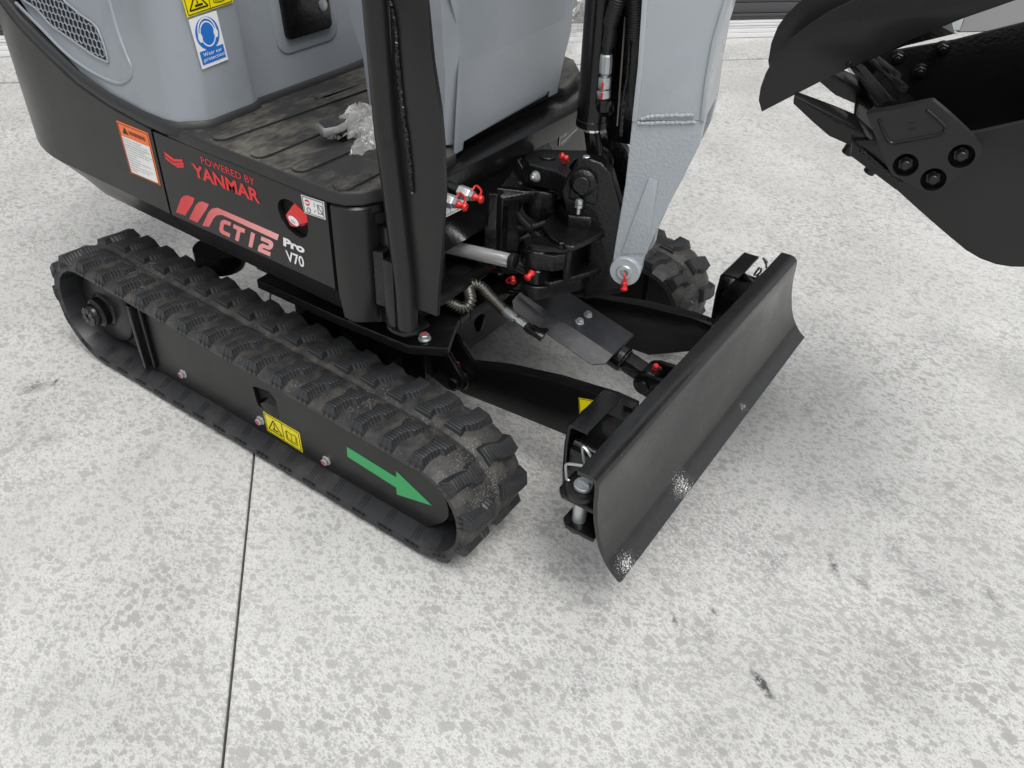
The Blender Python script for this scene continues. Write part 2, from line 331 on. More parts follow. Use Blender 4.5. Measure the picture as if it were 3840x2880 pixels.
# ------------------------------------------------------------------ ground and building
seamA = Vector((-.2709, 3.1625, 0)); sdir = Vector((.665, .747, 0)).normalized(); ndir = Vector((-.747, .665, 0)).normalized()
jA = Vector((-.0484, -.5332, 0)); jdir = Vector((.7035, -.7107, 0)).normalized()
g = MB().box((-30, -30, -.16), (30, 30, -.02)).build('ground', mat('joint_dirt', (.04, .038, .035), .9), smooth=False)
g['label'] = 'pale grey concrete yard'; g['kind'] = 'structure'
def isect(p, d, q, e):                         # 2D line intersection
    den = d.x*e.y-d.y*e.x; t = ((q.x-p.x)*e.y-(q.y-p.y)*e.x)/den; return p+d*t
jtop = isect(jA, jdir, seamA, sdir); G_ = .0023; GS = .011
def slab(pts):
    MB().prism([(p.x, p.y, -.03) for p in pts], (0, 0, .03)).build('concrete_slab', CON, g, bevel=.002, bseg=1, smooth=False)
slab([jtop-sdir*G_-ndir*GS, jtop-sdir*G_-ndir*GS+jdir*9, jtop-sdir*14+jdir*9, jtop-sdir*14-ndir*GS])
slab([jtop+sdir*G_-ndir*GS, jtop+sdir*14-ndir*GS, jtop+sdir*14+jdir*9, jtop+sdir*G_-ndir*GS+jdir*9])
slab([jtop-sdir*14+ndir*GS, jtop+sdir*14+ndir*GS, jtop+sdir*14+ndir*1.2, jtop-sdir*14+ndir*1.2])
wall0 = seamA+ndir*.372
bld = empty('garage_building', wall0, 'dark grey roller door with a ribbed aluminium sill behind the excavator', 'building')
bld.location = (0, 0, 0)
WALLM = mat('wall_dark_grey', (.058, .058, .062), .45, bump=.05, bscale=20, rvar=.05)
def wbox(name, s0, s1, n0, n1, z0, z1, m, bev=.003):
    a = wall0+sdir*s0+ndir*n0
    return MB().prism([a+Vector((0, 0, z0)), a+sdir*(s1-s0)+Vector((0, 0, z0)), a+sdir*(s1-s0)+ndir*(n1-n0)+Vector((0, 0, z0)), a+ndir*(n1-n0)+Vector((0, 0, z0))], (0, 0, z1-z0)).build(name, m, bld, bevel=bev, bseg=2)
SILLM = mat('sill_aluminium', (.74, .745, .75), .4, metal=.25, rvar=.05)
z = .002
for k, (h, n) in enumerate(((.026, 0), (.022, .006), (.014, .012), (.012, .008), (.014, .015))):
    wbox('sill_strip', -7, 1.15, n, .12, z, z+h-.0015, SILLM, .003); z += h
for k, (z0, z1, n) in enumerate(((.094, .108, .03), (.109, .122, .022), (.124, .176, .035), (.178, .33, .045))):
    wbox('door_slat', -7, 1.15, n, .16, z0, z1, WALLM, .004)
for k in range(18): wbox('door_slat', -7, 1.15, .045, .16, .332+k*.155, .332+k*.155+.15, WALLM, .006)
wbox('door_jamb', 1.17, 1.33, -.02, .2, 0, 3.1, mat('jamb_grey', (.2, .2, .21), .4), .004)
wbox('hinge_plate', 1.34, 1.42, -.03, .05, .02, .10, ZINC, .004)
wbox('wall_panel', 1.45, 1.95, 0, .2, .004, 3.1, mat('panel_grey', (.26, .26, .265), .5), .004)
wbox('wall_panel', 1.97, 6, .02, .2, .004, 3.1, mat('panel_grey2', (.22, .22, .225), .5), .004)
wbox('lintel', -7, 6, 0, .3, 3.13, 3.6, WALLM)
bld['kind'] = 'structure'

# ------------------------------------------------------------------ mini excavator
EX = empty('mini_excavator', (0, 0, 0), 'black and grey rubber tracked mini excavator with a dozer blade, parked on the concrete', 'excavator')

# ---- rubber tracks
CR, RR, CF, RF = Vector((-.580, 0, .150)), .126, Vector((.417, 0, .132)), .108
def track_path():
    d = CF-CR; L_ = d.length; th = math.atan2(d.z, d.x); al = math.acos((RR-RF)/L_)
    segs = []
    a_top = th+al; a_bot = th-al
    p0 = CR+Vector((math.cos(a_top), 0, math.sin(a_top)))*RR; p1 = CF+Vector((math.cos(a_top), 0, math.sin(a_top)))*RF
    q0 = CF+Vector((math.cos(a_bot), 0, math.sin(a_bot)))*RF; q1 = CR+Vector((math.cos(a_bot), 0, math.sin(a_bot)))*RR
    return p0, p1, q0, q1, a_top, a_bot
p0, p1, q0, q1, a_top, a_bot = track_path()
Ltop = (p1-p0).length; Lf = RF*(a_top-a_bot); Lbot = (q1-q0).length; Lr = RR*(2*math.pi-(a_top-a_bot)); LT = Ltop+Lf+Lbot+Lr
def tp(s):
    s %= LT
    if s < Ltop: return p0.lerp(p1, s/Ltop), Vector((math.cos(a_top), 0, math.sin(a_top)))
    s -= Ltop
    if s < Lf: a = a_top-s/RF; n = Vector((math.cos(a), 0, math.sin(a))); return CF+n*RF, n
    s -= Lf
    if s < Lbot: return q0.lerp(q1, s/Lbot), Vector((math.cos(a_bot), 0, math.sin(a_bot)))
    s -= Lbot; a = a_bot-s/RR; n = Vector((math.cos(a), 0, math.sin(a))); return CR+n*RR, n
NL = 39; PITCH = LT/NL
WT = .186
def belt_mesh():
    # across the belt: (y from outer edge, height); outer skin then inner skin
    prof = [(0, .0), (.006, .0055), (.022, .0105), (.06, .013), (.0885, .012), (.0925, .0075), (.097, .0075), (.101, .012), (.13, .013), (.165, .0105), (.18, .0055), (WT, .0), (WT-.004, -.014), (WT-.04, -.018), (WT-.07, -.018), (.075, -.018), (.04, -.018), (.004, -.014)]
    NS = NL*4; b = MB(); n_ = len(prof)
    for i in range(NS):
        p, n = tp(LT*i/NS); ph = (i % 4)
        for (y, h) in prof:
            hh = h+(.0015 if ph in (0,) and h > .004 else (-.0015 if ph == 2 and h > .004 else 0))
            ed = max(0, 1-min(y, WT-y)/.035); hh += ed*.013*max(0, -n.z)
            b.v.append(p+n*hh+Vector((0, y, 0)))
    for i in range(NS):
        j = (i+1) % NS
        for k in range(n_): b.f.append([i*n_+k, i*n_+(k+1) % n_, j*n_+(k+1) % n_, j*n_+k])
    return b
def lug_mesh(mirror):
    # x along travel, y across, z outwards.  top face polygon measured from the photo
    near = [(-.021, .006), (.0, .006), (.0, .028), (.006, .048), (.014, .052), (.018, .072), (-.018, .070), (-.017, .060), (-.012, .052), (-.018, .028)]
    far = [(-.026, .108), (.006, .108), (.002, .122), (.012, .135), (.018, .155), (.019, .178), (-.008, .180), (-.010, .150), (-.018, .135), (-.024, .122)]
    poly = near if not mirror else far
    cx = sum(p[0] for p in poly)/len(poly); cy = sum(p[1] for p in poly)/len(poly)
    def ex(p, e, ey): return (cx+(p[0]-cx)*(1+e), cy+(p[1]-cy)*(1+ey))
    b = MB(); n = len(poly)
    def offp(d):
        out = []
        for i in range(n):
            a_, c_, e_ = Vector(poly[i-1]), Vector(poly[i]), Vector(poly[(i+1) % n]); t1 = (c_-a_).normalized(); t2 = (e_-c_).normalized()
            nn = Vector((t1.y+t2.y, -t1.x-t2.x)).normalized(); out.append((c_.x+nn.x*d, c_.y+nn.y*d))
        return out
    sg_ = 1 if sum(poly[i-1][0]*poly[i][1]-poly[i][0]*poly[i-1][1] for i in range(n)) > 0 else -1
    rings = [(offp(.011*sg_), 0), (offp(.0055*sg_), .0125), (offp(.0025*sg_), .0185), (offp(.0012*sg_), .0222), (offp(-.0004*sg_), .0230)]
    for k, (r, h) in enumerate(rings):
        for (x, y) in r:
            y2 = min(max(y, .0), WT)
            hh = h
            if k == 0: hh = .002
            b.v.append(Vector((x, y2, hh)))
    for k in range(4):
        for i in range(n): b.f.append([k*n+i, k*n+(i+1) % n, (k+1)*n+(i+1) % n, (k+1)*n+i])
    b.f.append([4*n+i for i in range(n)])
    # three rib lines running down to the belt edge
    for q in ((-.016, -.007, .002) if not mirror else ()):
        pts = [(q*1.1, .0045, .020), (q*1.35, -.0005, .0005), (q*1.5, -.0015, -.008)]
        b.sweep([Vector(p) for p in pts], .0011, 5)
    return b
def track(yo, flip):
    belt = belt_mesh().build('rubber_track', RUB, EX, sharp=50)
    belt.location = (0, yo, 0)
    m = belt.data
    m.materials.append(RUBI)
    prof_n = 18
    for p in m.polygons:
        if p.index % prof_n >= 11: p.material_index = 1
    protos = []
    for mi in (False, True):
        o = lug_mesh(mi).build('tread_lug', LUG, belt, sharp=40); protos.append(o)
    bpy_me = [o.data for o in protos]
    for i in range(NL):
        for r in range(2):
            s = i*PITCH+S0; p, n = tp(s); t = Vector((n.z, 0, -n.x))
            o = protos[r] if i == 0 else protos[r].copy()
            if i: COL.objects.link(o); o.parent = belt
            jit = random.uniform(-.0006, .0006)
            o.matrix_local = Matrix(((t.x, 0, n.x, p.x+n.x*jit), (0, 1, 0, 0), (t.z, 0, n.z, p.z+n.z*jit), (0, 0, 0, 1)))
    return belt
S0 = ((-.55+.002)-p0.x) % PITCH
YT = -.534
track(YT, False)
track(-YT-WT, True)
def track_frame(sgn):
    """frame, sprocket, idler for one side: sgn -1 near, +1 far"""
    yo = -.495 if sgn < 0 else .495
    t = .006*(-sgn)
    out = [[0.4058,0.1972],[0.4239,0.1906],[0.444,0.1729],[0.4573,0.1509],[0.4651,0.1251],[0.4652,0.1096],[0.461,0.0963],[0.4496,0.0796],[0.4069,0.0371]]
    outline = [(-.425, .050)]+[(-.425, .235), (.30, .222)]+out+[(.2, .0405)]
    hole = [[-0.0586,0.165],[-0.0503,0.1689],[-0.0064,0.1774],[0.0119,0.1607],[0.0122,0.1164],[0.0015,0.1136],[-0.0512,0.1161],[-0.0548,0.1276]]
    fr = MB().holed(atY(outline, yo), [atY(hole, yo)], (0, t, 0)).build('track_frame', SAT, EX, bevel=0, sharp=25)
    MB().box((-.42, min(yo-sgn*.012, yo-sgn*.10), .06), (.40, max(yo-sgn*.012, yo-sgn*.10), .2)).build('frame_beam', DARK, fr)
    # rear flange bar
    bar = MB(); y0, y1 = sorted((yo+sgn*.022, yo-sgn*.03))
    bar.box((-.437, y0, .052), (-.424, y1, .228)).build('frame_flange', BLK, fr, bevel=.003)
    bar = MB(); bar.box((-.424, *( [min(yo, yo+sgn*.010)] ), .056), (-.405, max(yo, yo+sgn*.010), .224)).build('weld_bead', BLK, fr, bevel=.004)
    # rear motor drum and hub
    yd = yo-sgn*.02
    MB().lathe([(-.05, .095), (0, .095), (.012, .088), (.016, .07), (.016, .0)], (CR.x, yd, CR.z), (0, sgn, 0), 40).build('motor_drum', SAT, fr)
    MB().prism(atY([(-.58, .245), (-.43, .235), (-.43, .06), (-.55, .062)], yd+sgn*.004), (0, -sgn*.05, 0)).build('frame_web', SAT, fr)
    hub = MB().lathe([(0, .045), (.006, .043), (.010, .036), (.026, .036), (.030, .032), (.032, .028), (.042, .027), (.046, .024)], (CR.x-.003, yd+sgn*.012, CR.z-.004), (0, sgn, 0), 32).build('hub', BLK, fr)
    for k in range(8):
        a = 2*math.pi*k/8; c = Vector((CR.x-.003+.0185*math.cos(a), yd+sgn*.058, CR.z-.004+.0185*math.sin(a)))
        MB().lathe([(0, .0062), (.0035, .0055)], c, (0, sgn, 0), 6).build('hub_lobe', SAT, hub) if False else None
    hb = MB()
    for k in range(9):
        a = 2*math.pi*k/9; d = Vector((math.cos(a), 0, math.sin(a))); e = Vector((-math.sin(a), 0, math.cos(a))); c = Vector((CR.x-.003, yd+sgn*.0575, CR.z-.004))
        hb.prism([c+d*.009+e*.003, c+d*.009-e*.003, c+d*.023-e*.0068, c+d*.025+e*.0, c+d*.023+e*.0068], (0, sgn*.003, 0))
    hb.build('hub_cap', SAT, hub, bevel=.0008)
    # sprocket with teeth, idler
    sp = MB(); yc = (YT+WT/2) if sgn < 0 else -(YT+WT/2); n = 11; ring = []
    for k in range(n*4):
        a = 2*math.pi*k/(n*4); r = (.108, .112, .112, .094)[k % 4] if k % 4 != 3 else .088
        ring.append((CR.x+r*math.cos(a), yc-.012, CR.z+r*math.sin(a)))
    sp.prism(ring, (0, .024, 0)).build('sprocket', BLK, EX, bevel=.003)
    MB().lathe([(-.03, .075), (-.02, .088), (-.012, .088), (-.010, .098), (.010, .098), (.012, .088), (.02, .088), (.03, .075)], (CF.x, yc, CF.z), (0, 1, 0), 40).build('idler_wheel', BLK, EX)
    for x in (-.28, -.06, .15):
        MB().lathe([(-.040, .034), (-.016, .034), (-.012, .04), (.012, .04), (.016, .034), (.040, .034)], (x, yc, .062), (0, 1, 0), 24).build('track_roller', BLK, fr)
    # roller seen in the window
    return fr
fr = track_frame(-1); fr2 = track_frame(1)
MB().lathe([(0, .05), (.02, .05), (.03, .042), (.034, .02)], (-.015, -.462, .095), (0, -1, 0), 28).build('carrier_roller', BLK, fr)
for q in ((-0.3071,-0.503,0.0835), (-0.0521,-0.503,0.0756), (0.1446,-0.503,0.0685)):
    hexbolt('bolt', (q[0], -.495, q[2]), (0, -1, 0), .0088, ZINC, fr, mark=True)
# moulded line triplets along the inner belt edge
for yb, yy0 in ((YT, .003),):
    b = MB()
    for i in range(NL):
        for k in (-.006, 0, .006):
            p, n = tp(i*PITCH+S0-.010+k); t = Vector((n.z, 0, -n.x)); e = .013*max(0, -n.z)
            c0 = p-n*(.0145-e)+Vector((0, yb+.0035, 0)); c1 = p-n*(.0190-e*0)+Vector((0, yb+.036, 0))
            b.sweep([c0+n*.010, c0, c1], .0007, 4)
    o = b.build('belt_line', mat('belt_groove', (.010, .010, .011), .7), EX); o['kind'] = 'stuff'
# green arrow
arr = [(0.2095,-0.4952,0.1424),(0.3381,-0.4952,0.1339),(0.3391,-0.4952,0.1511),(0.4255,-0.4952,0.1114),(0.3371,-0.4952,0.0869),(0.3367,-0.4952,0.1052),(0.2081,-0.4952,0.1154)]
flat('arrow_decal', arr, GRN, fr, (0, -1, 0))
# yellow warning sticker
def yel_sticker(q, nrm, par, swap=False):
    a, b, c, d = [Vector(p) for p in q]              # tl, tr, br, bl
    st = flat('warning_sticker', [a, b, c, d], YEL, par, nrm, .0006); n = Vector(nrm).normalized()
    def P(u, v, l=.001): return a.lerp(b, u).lerp(d.lerp(c, u), v)+n*l
    def line(pts, w_, closed=True):
        m_ = MB(); k = len(pts)
        for i in range(k if closed else k-1):
            p, r = P(*pts[i]), P(*pts[(i+1) % k]); e = (r-p).normalized().cross(n)*w_/2; m_.prism([p-e, r-e, r+e, p+e], n*.0003)
        return m_
    S = (b-a).length
    m_ = line([(.03, .06), (.97, .06), (.97, .94), (.03, .94)], S*.012); m2 = line([(.5, .06), (.5, .94)], S*.012, False)
    m_.add(m2.v, m2.f); m2 = line([(.26, .2), (.46, .8), (.08, .8)], S*.022); m_.add(m2.v, m2.f)
    m2 = line([(.26, .35), (.26, .62)], S*.02, False); m_.add(m2.v, m2.f); m2 = line([(.2, .68), (.36, .68)], S*.03, False); m_.add(m2.v, m2.f)
    for pts in ([(.62, .3), (.74, .36), (.86, .3), (.86, .68), (.74, .74), (.62, .68)], [(.74, .36), (.74, .74)], [(.59, .36), (.59, .76), (.74, .82), (.89, .76), (.89, .36)]):
        m2 = line(pts, S*.011, len(pts) > 5); m_.add(m2.v, m2.f)
    m_.build('pictogram', INK, st, smooth=False); return st
yel_sticker([(-0.0373,-0.4955,0.1088),(0.0712,-0.4955,0.1057),(0.0726,-0.4955,0.0504),(-0.0346,-0.4955,0.0556)], (0, -1, 0), fr)

# ---- under carriage
cb = MB()
cb.box((-.20, -.24, .14), (.20, .24, .30)); cb.box((-.24, -.30, .295), (.27, .30, .325))
carb = cb.build('carbody', BLK, EX, bevel=.004)
for sx in (-.12, .10):
    MB().box((sx-.035, -.47, .12), (sx+.035, .47, .19)).build('cross_beam', BLK, carb, bevel=.004)
dk = [tuple(p) for p in [(-0.1563,-0.3669,0.33),(0.0824,-0.3641,0.33),(0.2557,-0.3532,0.33),(0.3224,-0.3134,0.33),(0.2749,-0.2229,0.33),(0.2643,-0.118,0.33)]]
MB().prism([(x, y, .33) for x, y, z_ in dk]+[(.30, .3, .33), (-.2, .3, .33)], (0, 0, -.022)).build('deck_plate', BLK, carb, bevel=.003)
MB().lathe([(0, .20), (.03, .20), (.03, .185), (.07, .185)], (0, 0, .325), (0, 0, 1), 48).build('slew_ring', BLK, EX)
hexbolt('bolt', (0.2687,-0.3195,0.332), (0, 0, 1), .010, ZINC, carb, mark=True)
# swept frame strip at the rear, foot by the deck
MB().lathe([(0, .05), (.02, .06), (.05, .06)], (-.36, -.30, .26), (0, 0, 1), 24).build('hose_cover', BLK, carb)
# blade arm hinge plates
hp = [(0.1823,-0.215,0.2164),(0.197,-0.215,0.2312),(0.2148,-0.215,0.2407),(0.2288,-0.215,0.2401),(0.2529,-0.215,0.2103),(0.2826,-0.215,0.1723),(0.2816,-0.215,0.1561),(0.274,-0.215,0.1428),(0.2598,-0.215,0.1302),(0.2455,-0.215,0.1279),(0.2311,-0.215,0.13),(0.1913,-0.215,0.1435),(0.1814,-0.215,0.1849)]
hg = MB().prism(hp, (0, .014, 0)).build('hinge_plate', BLK, EX, bevel=.003)
hp2 = [(0.1617,-0.15,0.1994),(0.1766,-0.15,0.2144),(0.193,-0.15,0.2214),(0.2128,-0.15,0.2212),(0.2379,-0.15,0.1975),(0.2739,-0.15,0.1628),(0.2605,-0.15,0.1113),(0.2425,-0.15,0.0885),(0.2277,-0.15,0.0881),(0.1646,-0.15,0.1509)]
MB().prism(hp2, (0, .014, 0)).build('hinge_plate', BLK, EX, bevel=.003)
pc = (0.2598,-0.215,0.1545)
MB().cyl((pc[0], -.222, pc[2]), (pc[0], -.13, pc[2]), .014, 24, .002).build('hinge_pin', BLK, hg)
MB().cyl((pc[0], -.2, pc[2]), (pc[0], -.152, pc[2]), .027, 28, .003).build('arm_boss', BLK, hg)
grease_cap((0.2347,-0.185,0.1759), (.2, -.3, 1), .8, hg)
for yy in (.201, .136):
    MB().prism([(p[0], yy, p[2]) for p in hp], (0, .014, 0)).build('hinge_plate', BLK, EX, bevel=.003)
# ---- dozer blade
prof = [(.7048, .3398), (.722, .3412), (.734, .3400), (.742, .3350), (.7456, .3282), (.7475, .3100), (.748, .2946), (.7490, .2800), (.7507, .2663), (.7535, .2490), (.7572, .2335), (.7625, .2140), (.7693, .1955), (.7775, .1800), (.7870, .1665), (.7980, .1548), (.8128, .1440)]
def off(pr, t):
    out = []
    for i, (x, z_) in enumerate(pr):
        a = Vector(pr[max(i-1, 0)]); c = Vector(pr[min(i+1, len(pr)-1)]); d = (c-a).normalized(); out.append((x-d.y*-t*-1 if False else x+d.y*t, z_-d.x*t))
    return out
prof = [(p.x, p.y) for p in smooth_path([(x, z_, 0) for x, z_ in prof], 3)]
back = off(prof, .008)
poly = prof+back[::-1]
BWH = .463
blade = MB().prism([(x, -BWH, z_) for x, z_ in poly], (0, 2*BWH, 0)).build('dozer_blade', BLADE, EX, sharp=28)
# pin brackets at both ends
def pin_end(s):
    yv = lambda y: s*y
    for z_, x0 in ((.262, .668), (.197, .682)):
        xb = .742 if z_ > .22 else .750
        pts = [(xb, -.462), (x0+.012, -.462), (x0, -.45), (x0, -.40), (x0+.02, -.385), (xb, -.385)]
        MB().prism([(x, yv(y), z_) for x, y in pts], (0, 0, .009)).build('pin_bracket', BLK, blade, bevel=.0015)
    MB().box((.684, min(yv(-.415), yv(-.405)), .2), (.70, max(yv(-.415), yv(-.405)), .265)).build('bracket_web', BLK, blade, bevel=.001)
    px_, py_ = .706, yv(-.437)
    MB().lathe([(0, .030), (.010, .030)], (px_, py_, .2725), (0, 0, 1), 32).build('pin_washer', SAT, blade, bevel=.0015)
    MB().lathe([(-.077, .0125), (.012, .0125), (.012, .0165), (.017, .0168), (.019, .0155)], (px_, py_, .2725), (0, 0, 1), 28).build('lock_pin', ZINC, blade)
    MB().lathe([(-.008, .02), (0, .022)], (px_, py_, .196), (0, 0, 1), 28).build('pin_base', BLK, blade)
    near_ring = [[0.6793,-0.437,0.2815],[0.6745,-0.437,0.2832],[0.6724,-0.437,0.2891],[0.6693,-0.437,0.3087],[0.67,-0.437,0.3141],[0.6739,-0.437,0.3177],[0.6854,-0.437,0.3229],[0.6982,-0.437,0.3275],[0.7099,-0.437,0.3286]]
    far_ring = [[0.6856,0.437,0.303],[0.6848,0.437,0.3094],[0.6783,0.437,0.318],[0.674,0.437,0.3242],[0.6745,0.437,0.3254],[0.6867,0.437,0.3166]]
    MB().sweep(smooth_path([Vector(p) for p in (near_ring if s < 0 else far_ring)], 4), .0026, 8).build('lynch_ring', ZINC, blade)
    near2 = [[0.6845,-0.4,0.2985],[0.6807,-0.4,0.3123],[0.6773,-0.4,0.3271],[0.6778,-0.4,0.3309],[0.6809,-0.4,0.3309],[0.6882,-0.4,0.3262],[0.6959,-0.4,0.3182]]
    far2 = [[0.674,0.4,0.2945],[0.6726,0.4,0.2984],[0.679,0.4,0.3161],[0.6839,0.4,0.3167],[0.6848,0.4,0.3084],[0.6791,0.4,0.2985],[0.6769,0.4,0.2949]]
    MB().sweep(smooth_path([Vector(p) for p in (near2 if s < 0 else far2)], 4), .0026, 8).build('lynch_ring', ZINC, blade)
    MB().box((px_-.010, py_-.004, .289), (px_+.012, py_+.0045, .297)).build('pin_bar', ZINC, blade, bevel=.0015)
pin_end(1); pin_end(-1)
# C shaped bracket plates behind the blade
def cbracket(s):
    cs = [(.640, .20), (.636, .24), (.634, .30), (.636, .345), (.642, .352), (.677, .3525), (.677, .3465), (.646, .3460), (.6425, .340), (.641, .30), (.643, .24), (.648, .20)]
    y0, y1 = -.385, -.262
    MB().prism([(x, s*y0, z_) for x, z_ in cs], (0, s*(y1-y0), 0)).build('stop_bracket', BLK, EX, bevel=.0012, sharp=40).parent = blade
    MB().box((.64, min(s*-.37, s*-.30), .21), (.744, max(s*-.37, s*-.30), .218)).build('bracket_web', BLK, blade)
    MB().cyl((.646, s*-.37, .305), (.72, s*-.36, .285), .008, 12).build('weld_bead', CAST, blade)
    MB().box((.646, min(s*-.385, s*-.262), .225), (.7405, max(s*-.385, s*-.262), .30)).build('blade_rib', BLK, blade, bevel=.002)
cbracket(1); cbracket(-1)
# push arms
def arm(s):
    a = [(0.2369,-0.195,0.1666),(0.2811,-0.195,0.1994),(0.377,-0.195,0.2314),(0.4997,-0.195,0.2593),(0.624,-0.195,0.277),(0.6701,-0.195,0.2763),(0.6736,-0.195,0.2119),(0.5419,-0.195,0.1386),(0.4117,-0.195,0.129),(0.2692,-0.195,0.1174),(0.2406,-0.195,0.1232)]
    y = -.195 if s < 0 else .165
    o = MB().prism([(p[0], y, p[2]) for p in a], (0, .03, 0)).build('push_arm', BLK, EX, bevel=.002)
    MB().box((.70, y, .21), (.742, y+.03, .30)).build('arm_end', BLK, o, bevel=.002)
    return o
pa = arm(-1); pb = arm(1)
ts = [(0.5551,-0.1955,0.247),(0.5925,-0.1955,0.2574),(0.5612,-0.1955,0.2089)]
st = flat('warning_sticker', ts, YEL, pa, (0, -1, 0))
cc = sum((Vector(p) for p in ts), Vector())/3
b_ = MB()
for i in range(3):
    p, q = Vector(ts[i]).lerp(cc, .12), Vector(ts[(i+1) % 3]).lerp(cc, .12); e = (q-p).normalized().cross(Vector((0, -1, 0)))*.0006; b_.prism([p-e+Vector((0, -.0007, 0)), q-e+Vector((0, -.0007, 0)), q+e+Vector((0, -.0007, 0)), p+e+Vector((0, -.0007, 0))], (0, -.0003, 0))
b_.build('pictogram', INK, st, smooth=False)
# blade cylinder, clevis and guard
gu = [Vector(p) for p in [(0.3188,-0.061,0.3332),(0.5531,-0.061,0.2735),(0.5471,0.03,0.2666)]]
g0 = gu[0]; g1 = gu[1]; g2 = g1+Vector((0, .091, .002)); g3 = g0+Vector((0, .091, 0))
gm = MB().prism([g0, g1, g2, g3], (0.001, 0, -.005))
fl = [Vector(p) for p in [(0.3241,-0.1,0.3334),(0.3286,-0.1,0.3096),(0.5272,-0.1,0.2581),(0.5583,-0.1,0.2756)]]
gm.prism([g0, fl[0], fl[1], fl[2], fl[3], g1], (0, .004, -.004))
gd = gm.build('cylinder_guard', GUARD, EX, bevel=.0015)
for q in ((0.4546,-0.0353,0.2986), (0.4545,-0.0006,0.2986)):
    hexbolt('bolt', Vector(q)+Vector((0, 0, .001)), (.25, 0, 1), .0075, ZINC, gd)
ax0 = g0.lerp(g3, .5)+Vector((0, 0, -.035)); ax1 = g1.lerp(g2, .5)+Vector((0, 0, -.035)); dx = (ax1-ax0).normalized()
MB().cyl(ax0, ax1+dx*.01, .029, 32, .003).build('blade_cylinder', BLK, EX)
ce = ax1+dx*.075
MB().cyl(ax1+dx*.008, ax1+dx*.012, .026, 28).build('gland', BLK, EX)
MB().prism([ax1+dx*.01+Vector((0, -.018, -.016)), ax1+dx*.01+Vector((0, .018, -.016)), ax1+dx*.01+Vector((0, .018, .016)), ax1+dx*.01+Vector((0, -.018, .016))], dx*.05).build('rod_eye', CAST, EX, bevel=.003)
MB().cyl(ce+Vector((0, -.02, 0)), ce+Vector((0, .02, 0)), .025, 28, .003).build('rod_eye', CAST, EX)
grease_cap(ce+Vector((.004, 0, .024)), (.3, -.2, 1), .9, EX)
for yy in (-.036, .024):
    c = ce; pts = [(c.x+.024*math.cos(a), c.z+.024*math.sin(a)) for a in [R_(x) for x in range(100, 281, 20)]]
    pts = [(c.x+.0*1, c.z+.026)]+pts+[(.738, c.z-.05), (.738, c.z+.018), (c.x+.05, c.z+.03)]
    e_ = MB().prism([(x, c.y+yy, z_) for x, z_ in pts], (0, .012, 0)).build('clevis_plate', BLK, blade, bevel=.0025)
    if yy < 0:
        MB().cyl(c+Vector((0, yy-.006, 0)), c+Vector((0, yy+.001, 0)), .014, 24, .002).build('clevis_pin', BLK, blade)
        hexbolt('bolt', c+Vector((.028, yy, -.004)), (0, -1, 0), .007, BLK, blade)

# ---- house: side panel, counterweight, corner panel, floor
sp_out = [(-.2805, .4735), (.1735, .4715), (.1735, .640), (-.2805, .6465)]
hole = [[0.0502,0.5993],[0.0566,0.6086],[0.0685,0.6145],[0.084,0.616],[0.1018,0.6093],[0.1149,0.5974],[0.1221,0.5835],[0.1209,0.5683],[0.114,0.5554],[0.1014,0.5481],[0.0861,0.5491],[0.0679,0.5569],[0.0547,0.5708],[0.0488,0.5855]]
m_ = MB().holed(atY(sp_out, -.45), [atY(hole, -.45)], (0, .01, 0))
m_.prism([(-.2805, -.45, .4735), (.1735, -.45, .4715), (.178, -.405, .394), (-.283, -.405, .400)], (0, .01, .002))
side = m_.build('side_panel', SAT, EX, sharp=20)
MB().box((-.275, -.436, .476), (.17, -.3, .63)).build('panel_backing', DARK, side, smooth=False)
MB().box((-.30, -.445, .476), (-.268, -.40, .643)).build('panel_backing', DARK, side, smooth=False)
MB().box((-.30, -.398, .405), (-.262, -.35, .476)).build('panel_backing', DARK, side, smooth=False)
# isolator switch in the oval
sw = (0.0895,-0.452,0.5797)
k0 = MB().lathe([(0, .021), (.012, .020), (.013, .018)], (sw[0]-.002, -.428, sw[2]+.004), (0, -1, 0), 24)
kk = [(0.0953,-0.452,0.6144),(0.1229,-0.452,0.5992),(0.1235,-0.452,0.5862),(0.1105,-0.452,0.5806),(0.0931,-0.452,0.5675),(0.0773,-0.452,0.5653),(0.0681,-0.452,0.5834)]
k0.prism([(p[0], -.434, p[2]) for p in kk], (0, -.018, 0))
kn = k0.build('battery_switch', RED, EX, bevel=.002)
MB().prism(atY(ell(sw[0], sw[2], .0125, .007, 20, -.35), -.4525), (0, -.001, 0)).build('switch_label', WHT, kn, smooth=False)
textmesh('lettering', 'ON', INK, kn, (sw[0]-.005, -.4538, sw[2]-.002), (1, 0, -.3), (0, 0, 1), height=.0045)
